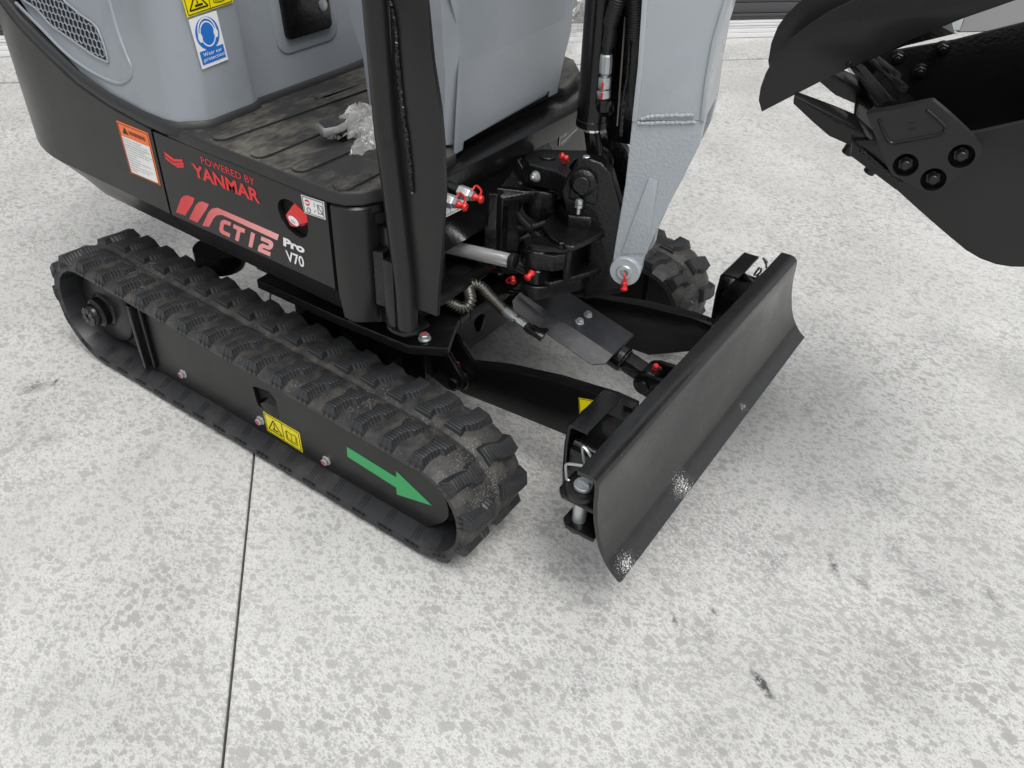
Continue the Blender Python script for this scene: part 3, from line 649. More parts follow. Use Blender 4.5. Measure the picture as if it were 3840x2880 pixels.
# lettering on the side panel
def yfit(name, s, tl, bl, br, m, par=side, **k):
    bl, br, tl = Vector(bl), Vector(br), Vector(tl); xd = br-bl; return textmesh(name, s, m, par, bl, xd, (0, 0, 1), width=xd.length, height=(tl-bl).dot(Vector((0, 0, 1))), **k)
YS = -.4502
yfit('lettering', 'POWERED BY', (-0.1454,-0.4502,0.6341), (-0.1466,-0.4502,0.6207), (-0.003,-0.4502,0.6178), RDD)
yfit('lettering', 'YANMAR', (-0.1823,-0.4502,0.6127), (-0.1786,-0.4502,0.5861), (0.0039,-0.4502,0.5845), RDD, bold=.032)
for ps in ([[(-0.2582,-0.4502,0.6129),(-0.2303,-0.4502,0.6057),(-0.2058,-0.4502,0.6117),(-0.2045,-0.4502,0.6072),(-0.2348,-0.4502,0.5989),(-0.2578,-0.4502,0.606)],[(-0.2593,-0.4502,0.604),(-0.2355,-0.4502,0.5965),(-0.2039,-0.4502,0.6061),(-0.2036,-0.4502,0.6013),(-0.2327,-0.4502,0.5911),(-0.2581,-0.4502,0.5981)],[(-0.2293,-0.4502,0.5917),(-0.2038,-0.4502,0.6006),(-0.2053,-0.4502,0.5959),(-0.2284,-0.4502,0.5889)]]):
    flat('emblem', ps, RDD, side, (0, -1, 0))
for ps in ([[(-0.2636,-0.4502,0.4845),(-0.2379,-0.4502,0.5208),(-0.2263,-0.4502,0.5309),(-0.213,-0.4502,0.5365),(-0.1914,-0.4502,0.5369),(-0.2012,-0.4502,0.5222),(-0.2343,-0.4502,0.4867)],[(-0.2243,-0.4502,0.4824),(-0.1922,-0.4502,0.5217),(-0.1811,-0.4502,0.5316),(-0.1697,-0.4502,0.5367),(-0.1494,-0.4502,0.5371),(-0.1599,-0.4502,0.5236),(-0.1991,-0.4502,0.4821)],[(-0.1848,-0.4502,0.4803),(-0.1559,-0.4502,0.5183),(-0.1424,-0.4502,0.53),(-0.125,-0.4502,0.5373),(0.0417,-0.4502,0.5357),(0.0351,-0.4502,0.5222),(-0.1148,-0.4502,0.5258),(-0.132,-0.4502,0.5194),(-0.1436,-0.4502,0.5092),(-0.1629,-0.4502,0.4848)]]):
    flat('stripe_decal', ps, SHEEN, side, (0, -1, 0))
def strokes(name, segs, w_, m, par):
    b = MB()
    for l in segs:
        P = [Vector(p) for p in l]
        for i in range(len(P)-1):
            d = (P[i+1]-P[i]).normalized(); e = d.cross(Vector((0, -1, 0)))*w_/2; x = d*w_*.45
            b.prism([P[i]-e-x, P[i+1]-e+x, P[i+1]+e+x, P[i]+e-x], (0, -.0004-.00004*i, 0))
    return b.build(name, m, par, smooth=False)
for ps in ([[(-0.091,-0.4502,0.5173),(-0.1116,-0.4502,0.5167),(-0.1195,-0.4502,0.5128),(-0.125,-0.4502,0.5059),(-0.1321,-0.4502,0.4897),(-0.1318,-0.4502,0.4846),(-0.1268,-0.4502,0.482),(-0.1042,-0.4502,0.4815),(-0.0998,-0.4502,0.4905),(-0.1175,-0.4502,0.4909),(-0.12,-0.4502,0.4936),(-0.1153,-0.4502,0.5044),(-0.1106,-0.4502,0.5083),(-0.0967,-0.4502,0.5082)],[(-0.0846,-0.4502,0.5162),(-0.0528,-0.4502,0.5157),(-0.0567,-0.4502,0.5064),(-0.0675,-0.4502,0.5058),(-0.0788,-0.4502,0.4812),(-0.0894,-0.4502,0.4809),(-0.0771,-0.4502,0.5065),(-0.0884,-0.4502,0.5067)],[(-0.0363,-0.4502,0.5156),(-0.0254,-0.4502,0.5152),(-0.0411,-0.4502,0.4805),(-0.0515,-0.4502,0.4799)],[(-0.0085,-0.4502,0.5156),(0.0158,-0.4502,0.5159),(0.0218,-0.4502,0.513),(0.022,-0.4502,0.5078),(0.0176,-0.4502,0.5002),(0.0106,-0.4502,0.4941),(0.0032,-0.4502,0.4925),(-0.008,-0.4502,0.4923),(-0.0112,-0.4502,0.4885),(0.0113,-0.4502,0.4886),(0.0071,-0.4502,0.4793),(-0.0263,-0.4502,0.4791),(-0.0214,-0.4502,0.4907),(-0.0153,-0.4502,0.4974),(-0.0077,-0.4502,0.5011),(0.0049,-0.4502,0.5009),(0.0088,-0.4502,0.5026),(0.01,-0.4502,0.506),(0.0072,-0.4502,0.5067),(-0.0122,-0.4502,0.5064)]]):
    flat('lettering', ps, SHEEN, side, (0, -1, 0))
yfit('lettering', 'Pro', (0.0574,-0.4502,0.5344), (0.0501,-0.4502,0.5163), (0.1058,-0.4502,0.5188), WHT, bold=.05, shear=.1)
yfit('lettering', 'V70', (0.0537,-0.4502,0.5093), (0.0536,-0.4502,0.4862), (0.1002,-0.4502,0.4878), WHT, bold=.02)
q = [(0.1138,-0.4502,0.636),(0.1688,-0.4502,0.6391),(0.168,-0.4502,0.6059),(0.1178,-0.4502,0.6028)]
st = flat('switch_sticker', q, WHT, side, (0, -1, 0))
a, b, c, d = [Vector(p) for p in q]
def SP(u, v): return a.lerp(b, u).lerp(d.lerp(c, u), v)+Vector((0, -.0007, 0))
strokes('pictogram', [[SP(.05, .07), SP(.95, .07), SP(.95, .93), SP(.05, .93), SP(.05, .07)], [SP(.15+.1*1, .3+.0), SP(.35, .3)], [SP(.55, .25), SP(.55, .45)], [SP(.7, .3), SP(.9, .3), SP(.9, .75), SP(.7, .75), SP(.7, .3)], [SP(.68, .28), SP(.92, .78)], [SP(.52, .75), SP(.58, .62)]], .0008, INK, st)
MB().prism([SP(.24+.11*math.cos(t), .34+.17*math.sin(t)) for t in [R_(20*i) for i in range(18)]], (0, -.0003, 0)).build('pictogram', RDD, st, smooth=False)
MB().prism([SP(.24+.11*math.cos(t), .34+.05*math.sin(t)) for t in [R_(20*i) for i in range(18)]], (0, -.0005, 0)).build('pictogram', WHT, st, smooth=False)
strokes('pictogram', [[SP(.26+.09*math.cos(R_(30*i)), .74+.13*math.sin(R_(30*i))) for i in range(13)]], .0007, INK, st)

# counterweight, a bent plate that turns round the tail
zt = [(-.287, .6505), (-.3365, .6566), (-.40, .6637), (-.466, .677), (-.532, .6956), (-.593, .7269), (-.655, .7585), (-.715, .795), (-.80, .84), (-1.1, .90)]
def ztop(x):
    for (xa, za), (xb, zb) in zip(zt, zt[1:]):
        if x >= xb: return za+(zb-za)*(xa-x)/(xa-xb)
    return zt[-1][1]
plan = []
for i in range(14): plan.append((-.287-(.655-.287)*i/13, -.45, 0))
RC = .36
for i in range(1, 16):
    a = R_(90*i/15); plan.append((-.655-RC*math.sin(a), -.45+RC*(1-math.cos(a)), a))
plan += [(-.655-RC, .0, R_(90))]
for i in range(15, -1, -1):
    a = R_(90*i/15); plan.append((-.655-RC*math.sin(a), .45-RC*(1-math.cos(a)), math.pi-a))
for i in range(13, -1, -1): plan.append((-.287-(.655-.287)*i/13, .45, math.pi))
m_ = MB(); nr = 6
for (x, y, a) in plan:
    inn = Vector((math.sin(a), math.cos(a), 0)); c = Vector((x, y, 0)); t = min(1, max(0, (-x-.287)/.5)); t2 = min(1, max(0, (-x-.6)/.15))
    zb = .40+.012*t; zc = .474+.012*t
    rows = [(.20, zb+.0), (.046+.05*t2, zb), (.0, zc), (.0, ztop(x)-.004), (.004, ztop(x)), (.03, ztop(x))]
    for ins, zz in rows: m_.v.append(c+inn*ins+Vector((0, 0, zz)))
for i in range(len(plan)-1):
    for k in range(nr-1): m_.f.append([i*nr+k, (i+1)*nr+k, (i+1)*nr+k+1, i*nr+k+1])
cw = m_.build('counterweight', SAT, EX, sharp=30)
# gasket strip under the hood
gp = []
for (x, y, a) in plan[1:len(plan)-1]:
    inn = Vector((math.sin(a), math.cos(a), 0)); gp.append((Vector((x, y, 0))+inn*.006, inn, ztop(x)))
# warning label on the counterweight
q = [(-0.3955,-0.4502,0.6401),(-0.2973,-0.4502,0.6394),(-0.2959,-0.4502,0.5325),(-0.3908,-0.4502,0.5323)]
st = flat('warning_label', q, ORG, cw, (0, -1, 0), .0008); a, b, c, d = [Vector(p) for p in q]
def WP(u, v, l=.001): return a.lerp(b, u).lerp(d.lerp(c, u), v)+Vector((0, -l, 0))
MB().prism([WP(.055, .27), WP(.945, .27), WP(.945, .965), WP(.055, .965)], (0, -.0003, 0)).build('label_field', WHT, st, smooth=False)
strokes('label_rule', [[WP(.03, .03), WP(.97, .03), WP(.97, .985), WP(.03, .985), WP(.03, .03)]], .0008, INK, st)
MB().prism([WP(.22, .07), WP(.31, .2), WP(.13, .2)], (0, -.0004, 0)).build('pictogram', INK, st, smooth=False)
xd = b-a
textmesh('lettering', 'WARNING', INK, st, WP(.34, .185), xd, (0, 0, 1), width=xd.length*.52, height=.0085, bold=.02)
lines = ['Battery acid may cause explosion.', 'Keep the battery away from fire and sparks.', '1.No metal or flammable stuff are allowed to', 'have on top or close to the battery.', '2.The battery liquid is poisonous and a strong', 'acid can burn the skin and cloth, and may', 'cause eyes blind.', '1.Apply water to rinse.', '2.Neutralize the acid by applying Sodium', 'Hydrogen Carbonate.', '3.Apply water to rinse the eyes for 10-15', 'minutes and then go to see a doctor', 'immediately.']
for i, s in enumerate(lines):
    textmesh('lettering', s, INK, st, WP(.08, .325+i*.05, .0014), xd, (0, 0, 1), width=xd.length*.84*len(s)/46, height=.0036)

# corner panel at the front right
pl = [(.182, -.45), (.195, -.4495)]
for i in range(1, 9):
    a = R_(90*i/8); pl.append((.195+.045*math.sin(a), -.4045-.045*math.cos(a)))
pl += [(.242, -.385)]
m_ = MB(); n_ = len(pl)
for j, (ins, zz) in enumerate(((.02, .394), (.008, .41), (.0, .47), (0, .636), (.004, .640))):
    for (x, y) in pl:
        v = Vector((.19-x, -.39-y, 0)); v = v.normalized() if v.length > 0 else v; m_.v.append(Vector((x, y, zz))+v*ins*(2.2 if j == 0 else 1))
for j in range(4):
    for i in range(n_-1): m_.f.append([j*n_+i, j*n_+i+1, (j+1)*n_+i+1, (j+1)*n_+i])
cpn = m_.build('corner_panel', SAT, EX, sharp=40)
MB().prism([(.19, -.44, .40), (.235, -.40, .40), (.242, -.30, .40), (.19, -.30, .40)], (0, 0, .235)).build('panel_backing', DARK, cpn)
# front cross plate and swing bracket
fpm = MB().prism([(.255, -.36, .635), (.255, .36, .635), (.255, .36, .40), (.255, -.02, .40), (.255, -.06, .44), (.255, -.075, .495), (.255, -.36, .495)], (.015, 0, 0))
for y_ in (-.30, -.255): fpm.box((.20, y_, .42), (.262, y_+.012, .495))
fpm.box((.19, -.36, .40), (.20, .0, .60))
fp = fpm.build('front_plate', BLK, EX, bevel=.003)
MB().box((.10, -.385, .615), (.262, .40, .640)).build('floor_frame', BLK, EX, bevel=.004)
MB().prism([(.262, -.385, .612), (.282, -.34, .612), (.282, .26, .612), (.262, .40, .612), (.2, .42, .612), (.2, -.385, .612)], (0, 0, .040)).build('sill_rail', BLK, EX, bevel=.004)
MB().box((.235, -.40, .40), (.27, -.33, .60)).build('post_block', BLK, EX, bevel=.005)
for q in ((.262, -.385), ):
    MB().box((.268, -.425, .41), (.292, -.37, .555)).build('post_bracket', BLK, EX, bevel=.004)
MB().prism([(.2425, -.44+.02, .45), (.262, -.415, .45), (.262, -.36, .45), (.2425, -.36, .45)], (0, 0, .11)).build('post_block', CAST, EX, bevel=.003)
# dark patch painting the shade of a slot beside the post
MB().prism([Vector(p) for p in [(0.2435,-0.4095,0.6212),(0.2435,-0.4016,0.6238),(0.2435,-0.3787,0.6181),(0.2435,-0.3734,0.6103),(0.2435,-0.378,0.6018),(0.2435,-0.3938,0.6007),(0.2435,-0.4086,0.6094)]], (.001, 0, 0)).build('slot_shade_patch', DARK, cpn)
# white grease chart on the front plate
q = [(0.2708,-0.2765,0.5925),(0.2708,-0.2007,0.5862),(0.2708,-0.1927,0.5794),(0.2708,-0.1916,0.5685),(0.2708,-0.1965,0.5651),(0.2708,-0.277,0.5686)]
st = flat('grease_sticker', q, WHT, fp, (1, 0, 0), .0006)
a, b, c = Vector(q[0]), Vector(q[2]), Vector(q[5])
def GP(x, y): return Vector((.2717, x, y))
qq = [(0.2717,-0.2592,0.5894),(0.2717,-0.2018,0.5846),(0.2717,-0.1963,0.5797),(0.2717,-0.1958,0.5717),(0.2717,-0.2007,0.5683),(0.2717,-0.2594,0.5723),(0.2717,-0.2395,0.5853),(0.2717,-0.2396,0.5718),(0.2717,-0.2184,0.5839),(0.2717,-0.2184,0.5703)]
def strk_x(name, segs, w_, m, par):
    bq = MB()
    for l in segs:
        P = [Vector(p) for p in l]
        for i in range(len(P)-1):
            dd = (P[i+1]-P[i]).normalized(); e = dd.cross(Vector((1, 0, 0)))*w_/2; bq.prism([P[i]-e, P[i+1]-e, P[i+1]+e, P[i]+e], (.0003, 0, 0))
    return bq.build(name, m, par, smooth=False)
strk_x('pictogram', [[qq[0], qq[1], qq[2], qq[3], qq[4], qq[5]], [qq[6], qq[7]], [qq[8], qq[9]]], .0008, INK, st)
p_ = (0.272,-0.2129,0.5781)
textmesh('lettering', '100h', INK, st, (.272, p_[1], p_[2]-.006), (0, 1, 0), (0, 0, 1), width=.016, height=.008)
# two remote grease fittings poking out under the sticker
def fitting(p, ax, par, s=1):
    ax = Vector(ax).normalized(); p = Vector(p)
    MB().cyl(p-ax*.05, p, .011*s, 20, .001).build('fitting_boss', BLK, par)
    MB().lathe([(0, .0125*s), (.020*s, .0125*s), (.0225*s, .011*s)], p, ax, 6).build('hex_nut', ZINC, par)
    MB().lathe([(0, .009*s), (.006*s, .009*s)], p+ax*.0228*s, ax, 6).build('grease_nipple', ZINC, par)
    grease_cap(p+ax*.029*s, ax, 1.15*s, par)
fitting((0.305,-0.2569,0.6303), (1, .12, -.1), fp); fitting((0.305,-0.3031,0.633), (1, .12, -.1), fp)
# serial plate
q = [(0.2706,0.1327,0.623),(0.2706,0.1923,0.6418),(0.2706,0.2103,0.6028),(0.2706,0.1508,0.5798),(0.2706,0.1328,0.5853)]
st = flat('serial_plate', q, mat('plate_dark', (.09, .09, .09), .4, dirt=(.3, .3, .29), dscale=260, dlow=.5, dhigh=.6), fp, (1, 0, 0), .0008)
a, b, c, d = Vector(q[0]), Vector(q[1]), Vector(q[2]), Vector(q[4])
def NP(u, v): return a.lerp(b, u).lerp(d.lerp(c, u), v)+Vector((.0011, 0, 0))
NPM = mat('plate_silver', (.6, .6, .58), .4)
strk_x('plate_print', [[NP(.02, .02), NP(.98, .02)], [NP(.02, .02), NP(.02, .98)], [NP(.1, .97), NP(.95, .97)], [NP(.45, .3), NP(.7, .3)], [NP(.45, .45), NP(.7, .45)], [NP(.3, .62), NP(.95, .62)]]+[[NP(.25, .2+.1*i), NP(.4, .2+.1*i)] for i in range(6)], .003, NPM, st)
textmesh('lettering', 'CE', NPM, st, NP(.06, .6), (0, 1, 0), (0, 0, 1), height=.012)

# ---- floor mat
mp = [(-.24, -.449), (.15, -.456), (.187, -.455), (.215, -.448), (.236, -.428), (.250, -.395), (.256, -.36), (.260, -.24), (.256, -.205), (.243, -.186), (.222, -.176), (.2, -.17), (.19, .2), (.197, .232), (.212, .24), (.212, .26), (.18, .36), (.12, .43), (.06, .45), (-.26, .45)]
fm = MB().prism([(x, y, .643) for x, y in mp], (0, 0, .026)).build('floor_mat', MAT, EX, bevel=.006, bseg=3, sharp=45)
def stadium(a, b, r):
    a, b = Vector(a), Vector(b); d = (b-a).normalized(); a0 = math.atan2(d.y, d.x); out = []
    for k in range(9): t = a0-math.pi/2+math.pi*k/8; out.append((b.x+r*math.cos(t), b.y+r*math.sin(t)))
    for k in range(9): t = a0+math.pi/2+math.pi*k/8; out.append((a.x+r*math.cos(t), a.y+r*math.sin(t)))
    return out
ends = [(-0.1121,-0.4217,0.669), (-0.0004,-0.4305,0.669), (0.0963,-0.4264,0.669), (0.2008,-0.433,0.669)]
tails = [(-.10, .36), (-.02, .2), ((0.0938,-0.2939,0.669)[0], (0.0938,-0.2939,0.669)[1]), (.19, -.24)]
for e, t in zip(ends, tails):
    MB().prism([(x, y, .6685) for x, y in stadium(e[:2], t, .017)], (0, 0, .0050)).build('mat_rib', MAT, fm, bevel=.0015)
for (u, v) in (((-.13, -.15), (-.16, .36)), ((.08, -.1), (.06, .3))):
    MB().prism([(x, y, .6685) for x, y in stadium(u, v, .017)], (0, 0, .0050)).build('mat_rib', MAT, fm, bevel=.0015)

# ---- hood: faceted plastic cover with a vent
base = [(-.60, -.442), (-.50, -.443), (-.40, -.444), (-.30, -.445), (-.235, -.449), (-.205, -.443), (-.177, -.408), (-.172, -.395), (-.181, -.29), (-.186, -.275), (-.197, -.262), (-.2, -.2), (-.212, 0), (-.226, .1), (-.235, .3), (-.24, .42)]
base = [(x, y) for x, y in base]
def hz(x): return max(.675, ztop(x)+.022) if x < -.24 else .676
rear = []
for i in range(1, 14):
    a = R_(90*i/13); rear.append((-.655-(RC-.01)*math.sin(a), -.44+RC*(1-math.cos(a))))
base = rear[::-1][4:]+[(-.655, -.441)]+base
m_ = MB(); NZ = 9; n_ = len(base)
for j in range(NZ):
    for (x, y) in base:
        z0 = hz(x); t = j/(NZ-1); zz = z0+(1.12-z0)*t; h = zz-.676
        lean_y = .10*h if y < -.3 else .0; lean_x = 0
        if x < -.24: lean_y = .16*h+.10*h*h
        if -.24 < x: lean_x = -.08*h
        m_.v.append(Vector((x+lean_x, y+lean_y+(.004*(1-abs(2*t-1)) if False else 0), zz)))
for j in range(NZ-1):
    for i in range(n_-1): m_.f.append([j*n_+i, j*n_+i+1, (j+1)*n_+i+1, (j+1)*n_+i])
hood = m_.build('engine_hood', GREY, EX, sharp=60)
def hood_y(x, z_): h = z_-.676; return -.443+.16*h+.10*h*h
# gasket: thick rubber strip following the hood base
gm = MB(); path = [(p.x, p.y) for p, i_, z_ in [] ]
gl = [(x-.0 if x < -.24 else x, y) for x, y in base]
ng = len(gl)
for i, (x, y) in enumerate(gl):
    pa_, pb_ = Vector(gl[max(i-1, 0)]), Vector(gl[min(i+1, ng-1)]); d = (pb_-pa_).normalized(); outw = Vector((d.y, -d.x, 0)); zt_ = ztop(x) if x < -.287 else .652
    for o_, zz in ((.002, hz(x)+.006), (.007, hz(x)+.003), (.009, hz(x)-.008), (.008, zt_+.004), (.004, zt_+.0012), (-.01, zt_+.0012)):
        gm.v.append(Vector((x, y, zz))+outw*o_)
for i in range(ng-1):
    for k in range(5): gm.f.append([i*6+k, (i+1)*6+k, (i+1)*6+k+1, i*6+k+1])
gm.build('gasket', GSK, hood, sharp=50)
# dark sheet painting the shaded vent opening, under a honeycomb grille
vp = [[-0.4238,-0.42,0.7385],[-0.4224,-0.42,0.7629],[-0.4295,-0.42,0.7954],[-0.4419,-0.42,0.8072],[-0.477,-0.42,0.8162],[-0.5138,-0.42,0.83],[-0.5462,-0.42,0.8387],[-0.6812,-0.42,0.8167],[-0.6313,-0.42,0.7999],[-0.5965,-0.42,0.7774],[-0.5632,-0.42,0.7676],[-0.513,-0.42,0.7547],[-0.4636,-0.42,0.7421]]
vent2 = [(p[0], p[2]) for p in vp]
def on_hood(x, z_, o=.0): return Vector((x, hood_y(x, z_)-.002-o, z_))
cxv = sum(p[0] for p in vent2)/len(vent2); czv = sum(p[1] for p in vent2)/len(vent2)
# correct for the true depth of the hood skin (points were read on y=-.42)
cp = cam_pos
def refit(x, z_):
    p = Vector((x, -.42, z_)); d = p-cp; y = -.42
    for _ in range(6):
        q_ = cp+d*((y-cp.y)/d.y); y = hood_y(q_.x, q_.z)-.002
    return (q_.x, q_.z)
vent2 = [refit(*p) for p in vent2]
def inside(x, z_, poly):
    c = False; j = len(poly)-1
    for i in range(len(poly)):
        xi, zi = poly[i]; xj, zj = poly[j]
        if (zi > z_) != (zj > z_) and x < (xj-xi)*(z_-zi)/(zj-zi)+xi: c = not c
        j = i
    return c
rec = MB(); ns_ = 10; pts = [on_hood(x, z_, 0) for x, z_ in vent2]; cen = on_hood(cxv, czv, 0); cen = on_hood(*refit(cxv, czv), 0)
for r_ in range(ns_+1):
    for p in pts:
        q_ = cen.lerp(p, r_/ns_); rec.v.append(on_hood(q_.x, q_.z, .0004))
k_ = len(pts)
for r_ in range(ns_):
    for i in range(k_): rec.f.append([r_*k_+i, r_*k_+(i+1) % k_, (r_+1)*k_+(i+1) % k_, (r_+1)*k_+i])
vent = rec.build('vent_shade_sheet', NAVY, hood, sharp=60)
hx = MB(); S = .0082; wd = .0017
ii = 0
x0v, x1v = min(p[0] for p in vent2), max(p[0] for p in vent2); z0v, z1v = min(p[1] for p in vent2), max(p[1] for p in vent2)
row = 0; zz = z0v-.01
while zz < z1v+.01:
    xx = x0v-.02+(S*.866 if row % 2 else 0)
    while xx < x1v+.02:
        ring = [(xx+S*math.cos(R_(90+60*i)), zz+S*math.sin(R_(90+60*i))) for i in range(6)]
        for i in range(3):
            a, b = ring[i], ring[i+1]
            if inside(*a, vent2) and inside(*b, vent2):
                A_, B_ = on_hood(*a, .0006), on_hood(*b, .0006); d = (B_-A_).normalized(); e = d.cross(Vector((0, -1, 0))).normalized()*wd/2
                hx.prism([A_-e-d*.0004, B_-e+d*.0004, B_+e+d*.0004, A_+e-d*.0004], (0, -.002, 0))
        xx += S*1.732
    zz += S*1.5; row += 1
o = hx.build('vent_grille', GREY, hood, smooth=False); o['kind'] = 'stuff'
rm = MB(); rp = [on_hood(x, z_, .001) for x, z_ in vent2]
rm.sweep(smooth_path(rp+[rp[0]], 4), .0022, 8); rm.build('vent_rim', GREY, hood)
# raised rib line beside the vent
rl = [on_hood(*refit(*p), -.001) for p in [(q_[0], q_[2]) for q_ in [(-0.3725,-0.42,0.8645),(-0.3688,-0.42,0.8067),(-0.359,-0.42,0.7671),(-0.352,-0.42,0.7431),(-0.3656,-0.42,0.7201),(-0.4117,-0.42,0.7013),(-0.4898,-0.42,0.7055),(-0.5687,-0.42,0.7254),(-0.6408,-0.42,0.7626),(-0.7094,-0.42,0.7978)]]]
MB().sweep(smooth_path(rl, 8), .0035, 8).build('hood_crease', GREY, hood)
# latch
def HW(y, z_, o=0): return Vector((-.2047-.0573*(y+.13)-.08*(z_-.676)+o, y, z_))
WN = Vector((1, .0573, .08)).normalized()
lq = [[-0.1682,0.8271],[-0.0264,0.8224],[-0.0346,0.7715],[-0.1608,0.765]]
ly0 = (lq[0][0]+lq[3][0])/2; ly1 = (lq[1][0]+lq[2][0])/2; lz0 = (lq[2][1]+lq[3][1])/2; lz1 = lz0+.125
def hplate(name, y0, y1, z0, z1, r, o, t, m, par, bev): return MB().prism([HW(*p, o) for p in rrect(y0, y1, z0, z1, r)], WN*t).build(name, m, par, bevel=bev)
hplate('latch_recess', ly0-.022, ly1+.022, lz0-.026, lz1+.03, .03, -.002, .006, GREY, hood, .0035)
lt = hplate('door_latch', ly0, ly1, lz0, lz1, .014, .003, .010, BLK, hood, .004)
hplate('latch_paddle', ly0+.012, ly1-.040, lz0+.022, lz1-.01, .006, .0125, .003, BLK, lt, .001)
MB().lathe([(0, .0115), (.0025, .0115), (.003, .010)], HW(ly1-.022, lz0+.048, .0125), WN, 20).build('lock_barrel', ZINC, lt)
# stickers on the front right facet of the hood
FN = Vector((1, .086, .08)).normalized()
SQ = [(-0.1837,-0.3955,0.8545),(-0.1896,-0.3302,0.8572),(-0.1831,-0.3265,0.7725),(-0.1774,-0.3905,0.77)]
st = flat('ear_protection_sticker', [Vector(p) for p in SQ], WHT, hood, FN, .0006)
a, b, c, d = [Vector(p) for p in SQ]
def EP(u, v, l=.0009): return a.lerp(b, u).lerp(d.lerp(c, u), v)+FN*l
AS = (b-a).length/(d-a).length
def disc(cx, cy, ru, n=28, l=.0009, ky=1): return [EP(cx+ru*math.cos(t), cy+ru*AS*ky*math.sin(t), l) for t in [2*math.pi*i/n for i in range(n)]]
MB().prism(disc(.5, .36, .42), FN*.0002).build('pictogram', BLU, st, smooth=False)
bq = MB()
def ringm(cx, cy, r0, r1, a0, a1, l, n=24, ky=1):
    for i in range(n):
        t0, t1 = R_(a0+(a1-a0)*i/n), R_(a0+(a1-a0)*(i+1)/n)
        bq.prism([EP(cx+r0*math.cos(t0), cy+r0*AS*ky*math.sin(t0), l), EP(cx+r1*math.cos(t0), cy+r1*AS*ky*math.sin(t0), l), EP(cx+r1*math.cos(t1), cy+r1*AS*ky*math.sin(t1), l), EP(cx+r0*math.cos(t1), cy+r0*AS*ky*math.sin(t1), l)], FN*.0002)
ringm(.5, .37, .245, .275, 0, 360, .0012, ky=1.2); ringm(.5, .34, .30, .335, 180, 360, .0012, ky=1.15)
bq.prism(disc(.215, .40, .075, l=.0014, ky=1.6), FN*.0002); bq.prism(disc(.785, .40, .075, l=.0014, ky=1.6), FN*.0002)
bq.build('pictogram', WHT, st, smooth=False)
MB().prism([EP(.06, .66), EP(.94, .66), EP(.94, .93), EP(.06, .93)], FN*.0002).build('label_field', BLU, st, smooth=False)
xd = b-a
textmesh('lettering', 'Wear ear', WHT, st, EP(.16, .775, .0012), xd, d.lerp(a, 1)-d, width=xd.length*.68, height=(a-d).length*.075)
textmesh('lettering', 'protection', WHT, st, EP(.13, .90, .0012), xd, a-d, width=xd.length*.76, height=(a-d).length*.095)
q = [(-0.1872,-0.3991,0.9012),(-0.1975,-0.2823,0.9044),(-0.1937,-0.2882,0.8632),(-0.1839,-0.3968,0.858)]
yel_sticker(q, FN, hood)

# ---- console
cb_ = [(.055, -.205), (.150, -.226), (.226, -.2), (.240, -.178), (.2425, -.17), (.2135, .205), (.205, .222), (.06, .235)]
m_ = MB(); n_ = len(cb_)
for j, (zz, sc_) in enumerate(((.676, 1), (.80, 1.0), (.86, 1.0), (1.02, 1.0), (1.13, 1.03))):
    for (x, y) in cb_:
        m_.v.append(Vector((x+(.004*j if x > .2 else -.012*j if x < .1 else 0), y-(.012*max(0, j-1) if y < -.15 else 0), zz+(.012 if j == 0 and -.15 < y < .2 and x > .2 else 0))))
for j in range(4):
    for i in range(n_): m_.f.append([j*n_+i, j*n_+(i+1) % n_, (j+1)*n_+(i+1) % n_, (j+1)*n_+i])
m_.f.append([4*n_+i for i in range(n_)])
con = m_.build('console', GREY, EX, sharp=22, bevel=0)
# lower front cover with the notched bottom edge
cf = [[-0.1988,0.6637],[-0.1718,0.6641],[-0.1688,0.6787],[0.16,0.6841],[0.1599,0.6705],[0.1982,0.67],[0.2126,0.7241],[0.2403,0.7868],[0.2416,0.8732],[-0.2175,0.9488],[-0.1807,0.8561],[-0.1887,0.7672]]
def CFp(y, z_, o=0): return Vector((.2425-.077*(y+.17)+o, y, z_))
MB().prism([CFp(y, z_, .001) for y, z_ in cf], (.004, .0003, 0)).build('console_cover', GREY, con, bevel=.002)
cfl = [(0.2268,-0.1759,0.6517),(0.2416,-0.1704,0.6634),(0.2324,-0.1738,0.7608),(0.2367,-0.1722,0.8531),(0.1976,-0.1869,0.86),(0.1889,-0.1902,0.8062),(0.1984,-0.1866,0.7342),(0.2086,-0.1828,0.6534)]
MB().prism([Vector(p) for p in cfl], (.0012, -.004, 0)).build('console_side', GREY, con, bevel=.0015)
cft = [(0.2367,-0.1722,0.8551),(0.2162,-0.1799,0.9313),(0.1734,-0.196,0.927),(0.1852,-0.1916,0.8847),(0.1904,-0.1896,0.8617)]
MB().prism([Vector(p)+Vector((-.002, .004, 0)) for p in cft], (.0012, -.010, 0)).build('console_side', GREY, con, bevel=.0015)
cs = [(0.0255,-0.205,0.8948),(0.046,-0.205,0.8716),(0.0513,-0.205,0.8164),(0.0596,-0.205,0.7382),(0.0652,-0.205,0.7366),(0.0661,-0.205,0.7138),(0.1032,-0.205,0.711),(0.1159,-0.205,0.9095)]
sd_ = MB().prism([Vector(p) for p in cs], (0, .01, 0)).build('console_side', GREY, con, bevel=.002)
hexbolt('screw', (0.0746,-0.2055,0.7534), (0, -1, 0), .006, ZINC, sd_)
MB().box((.06, -.19, .669), (.215, .21, .70)).build('console_base', DARK, con)

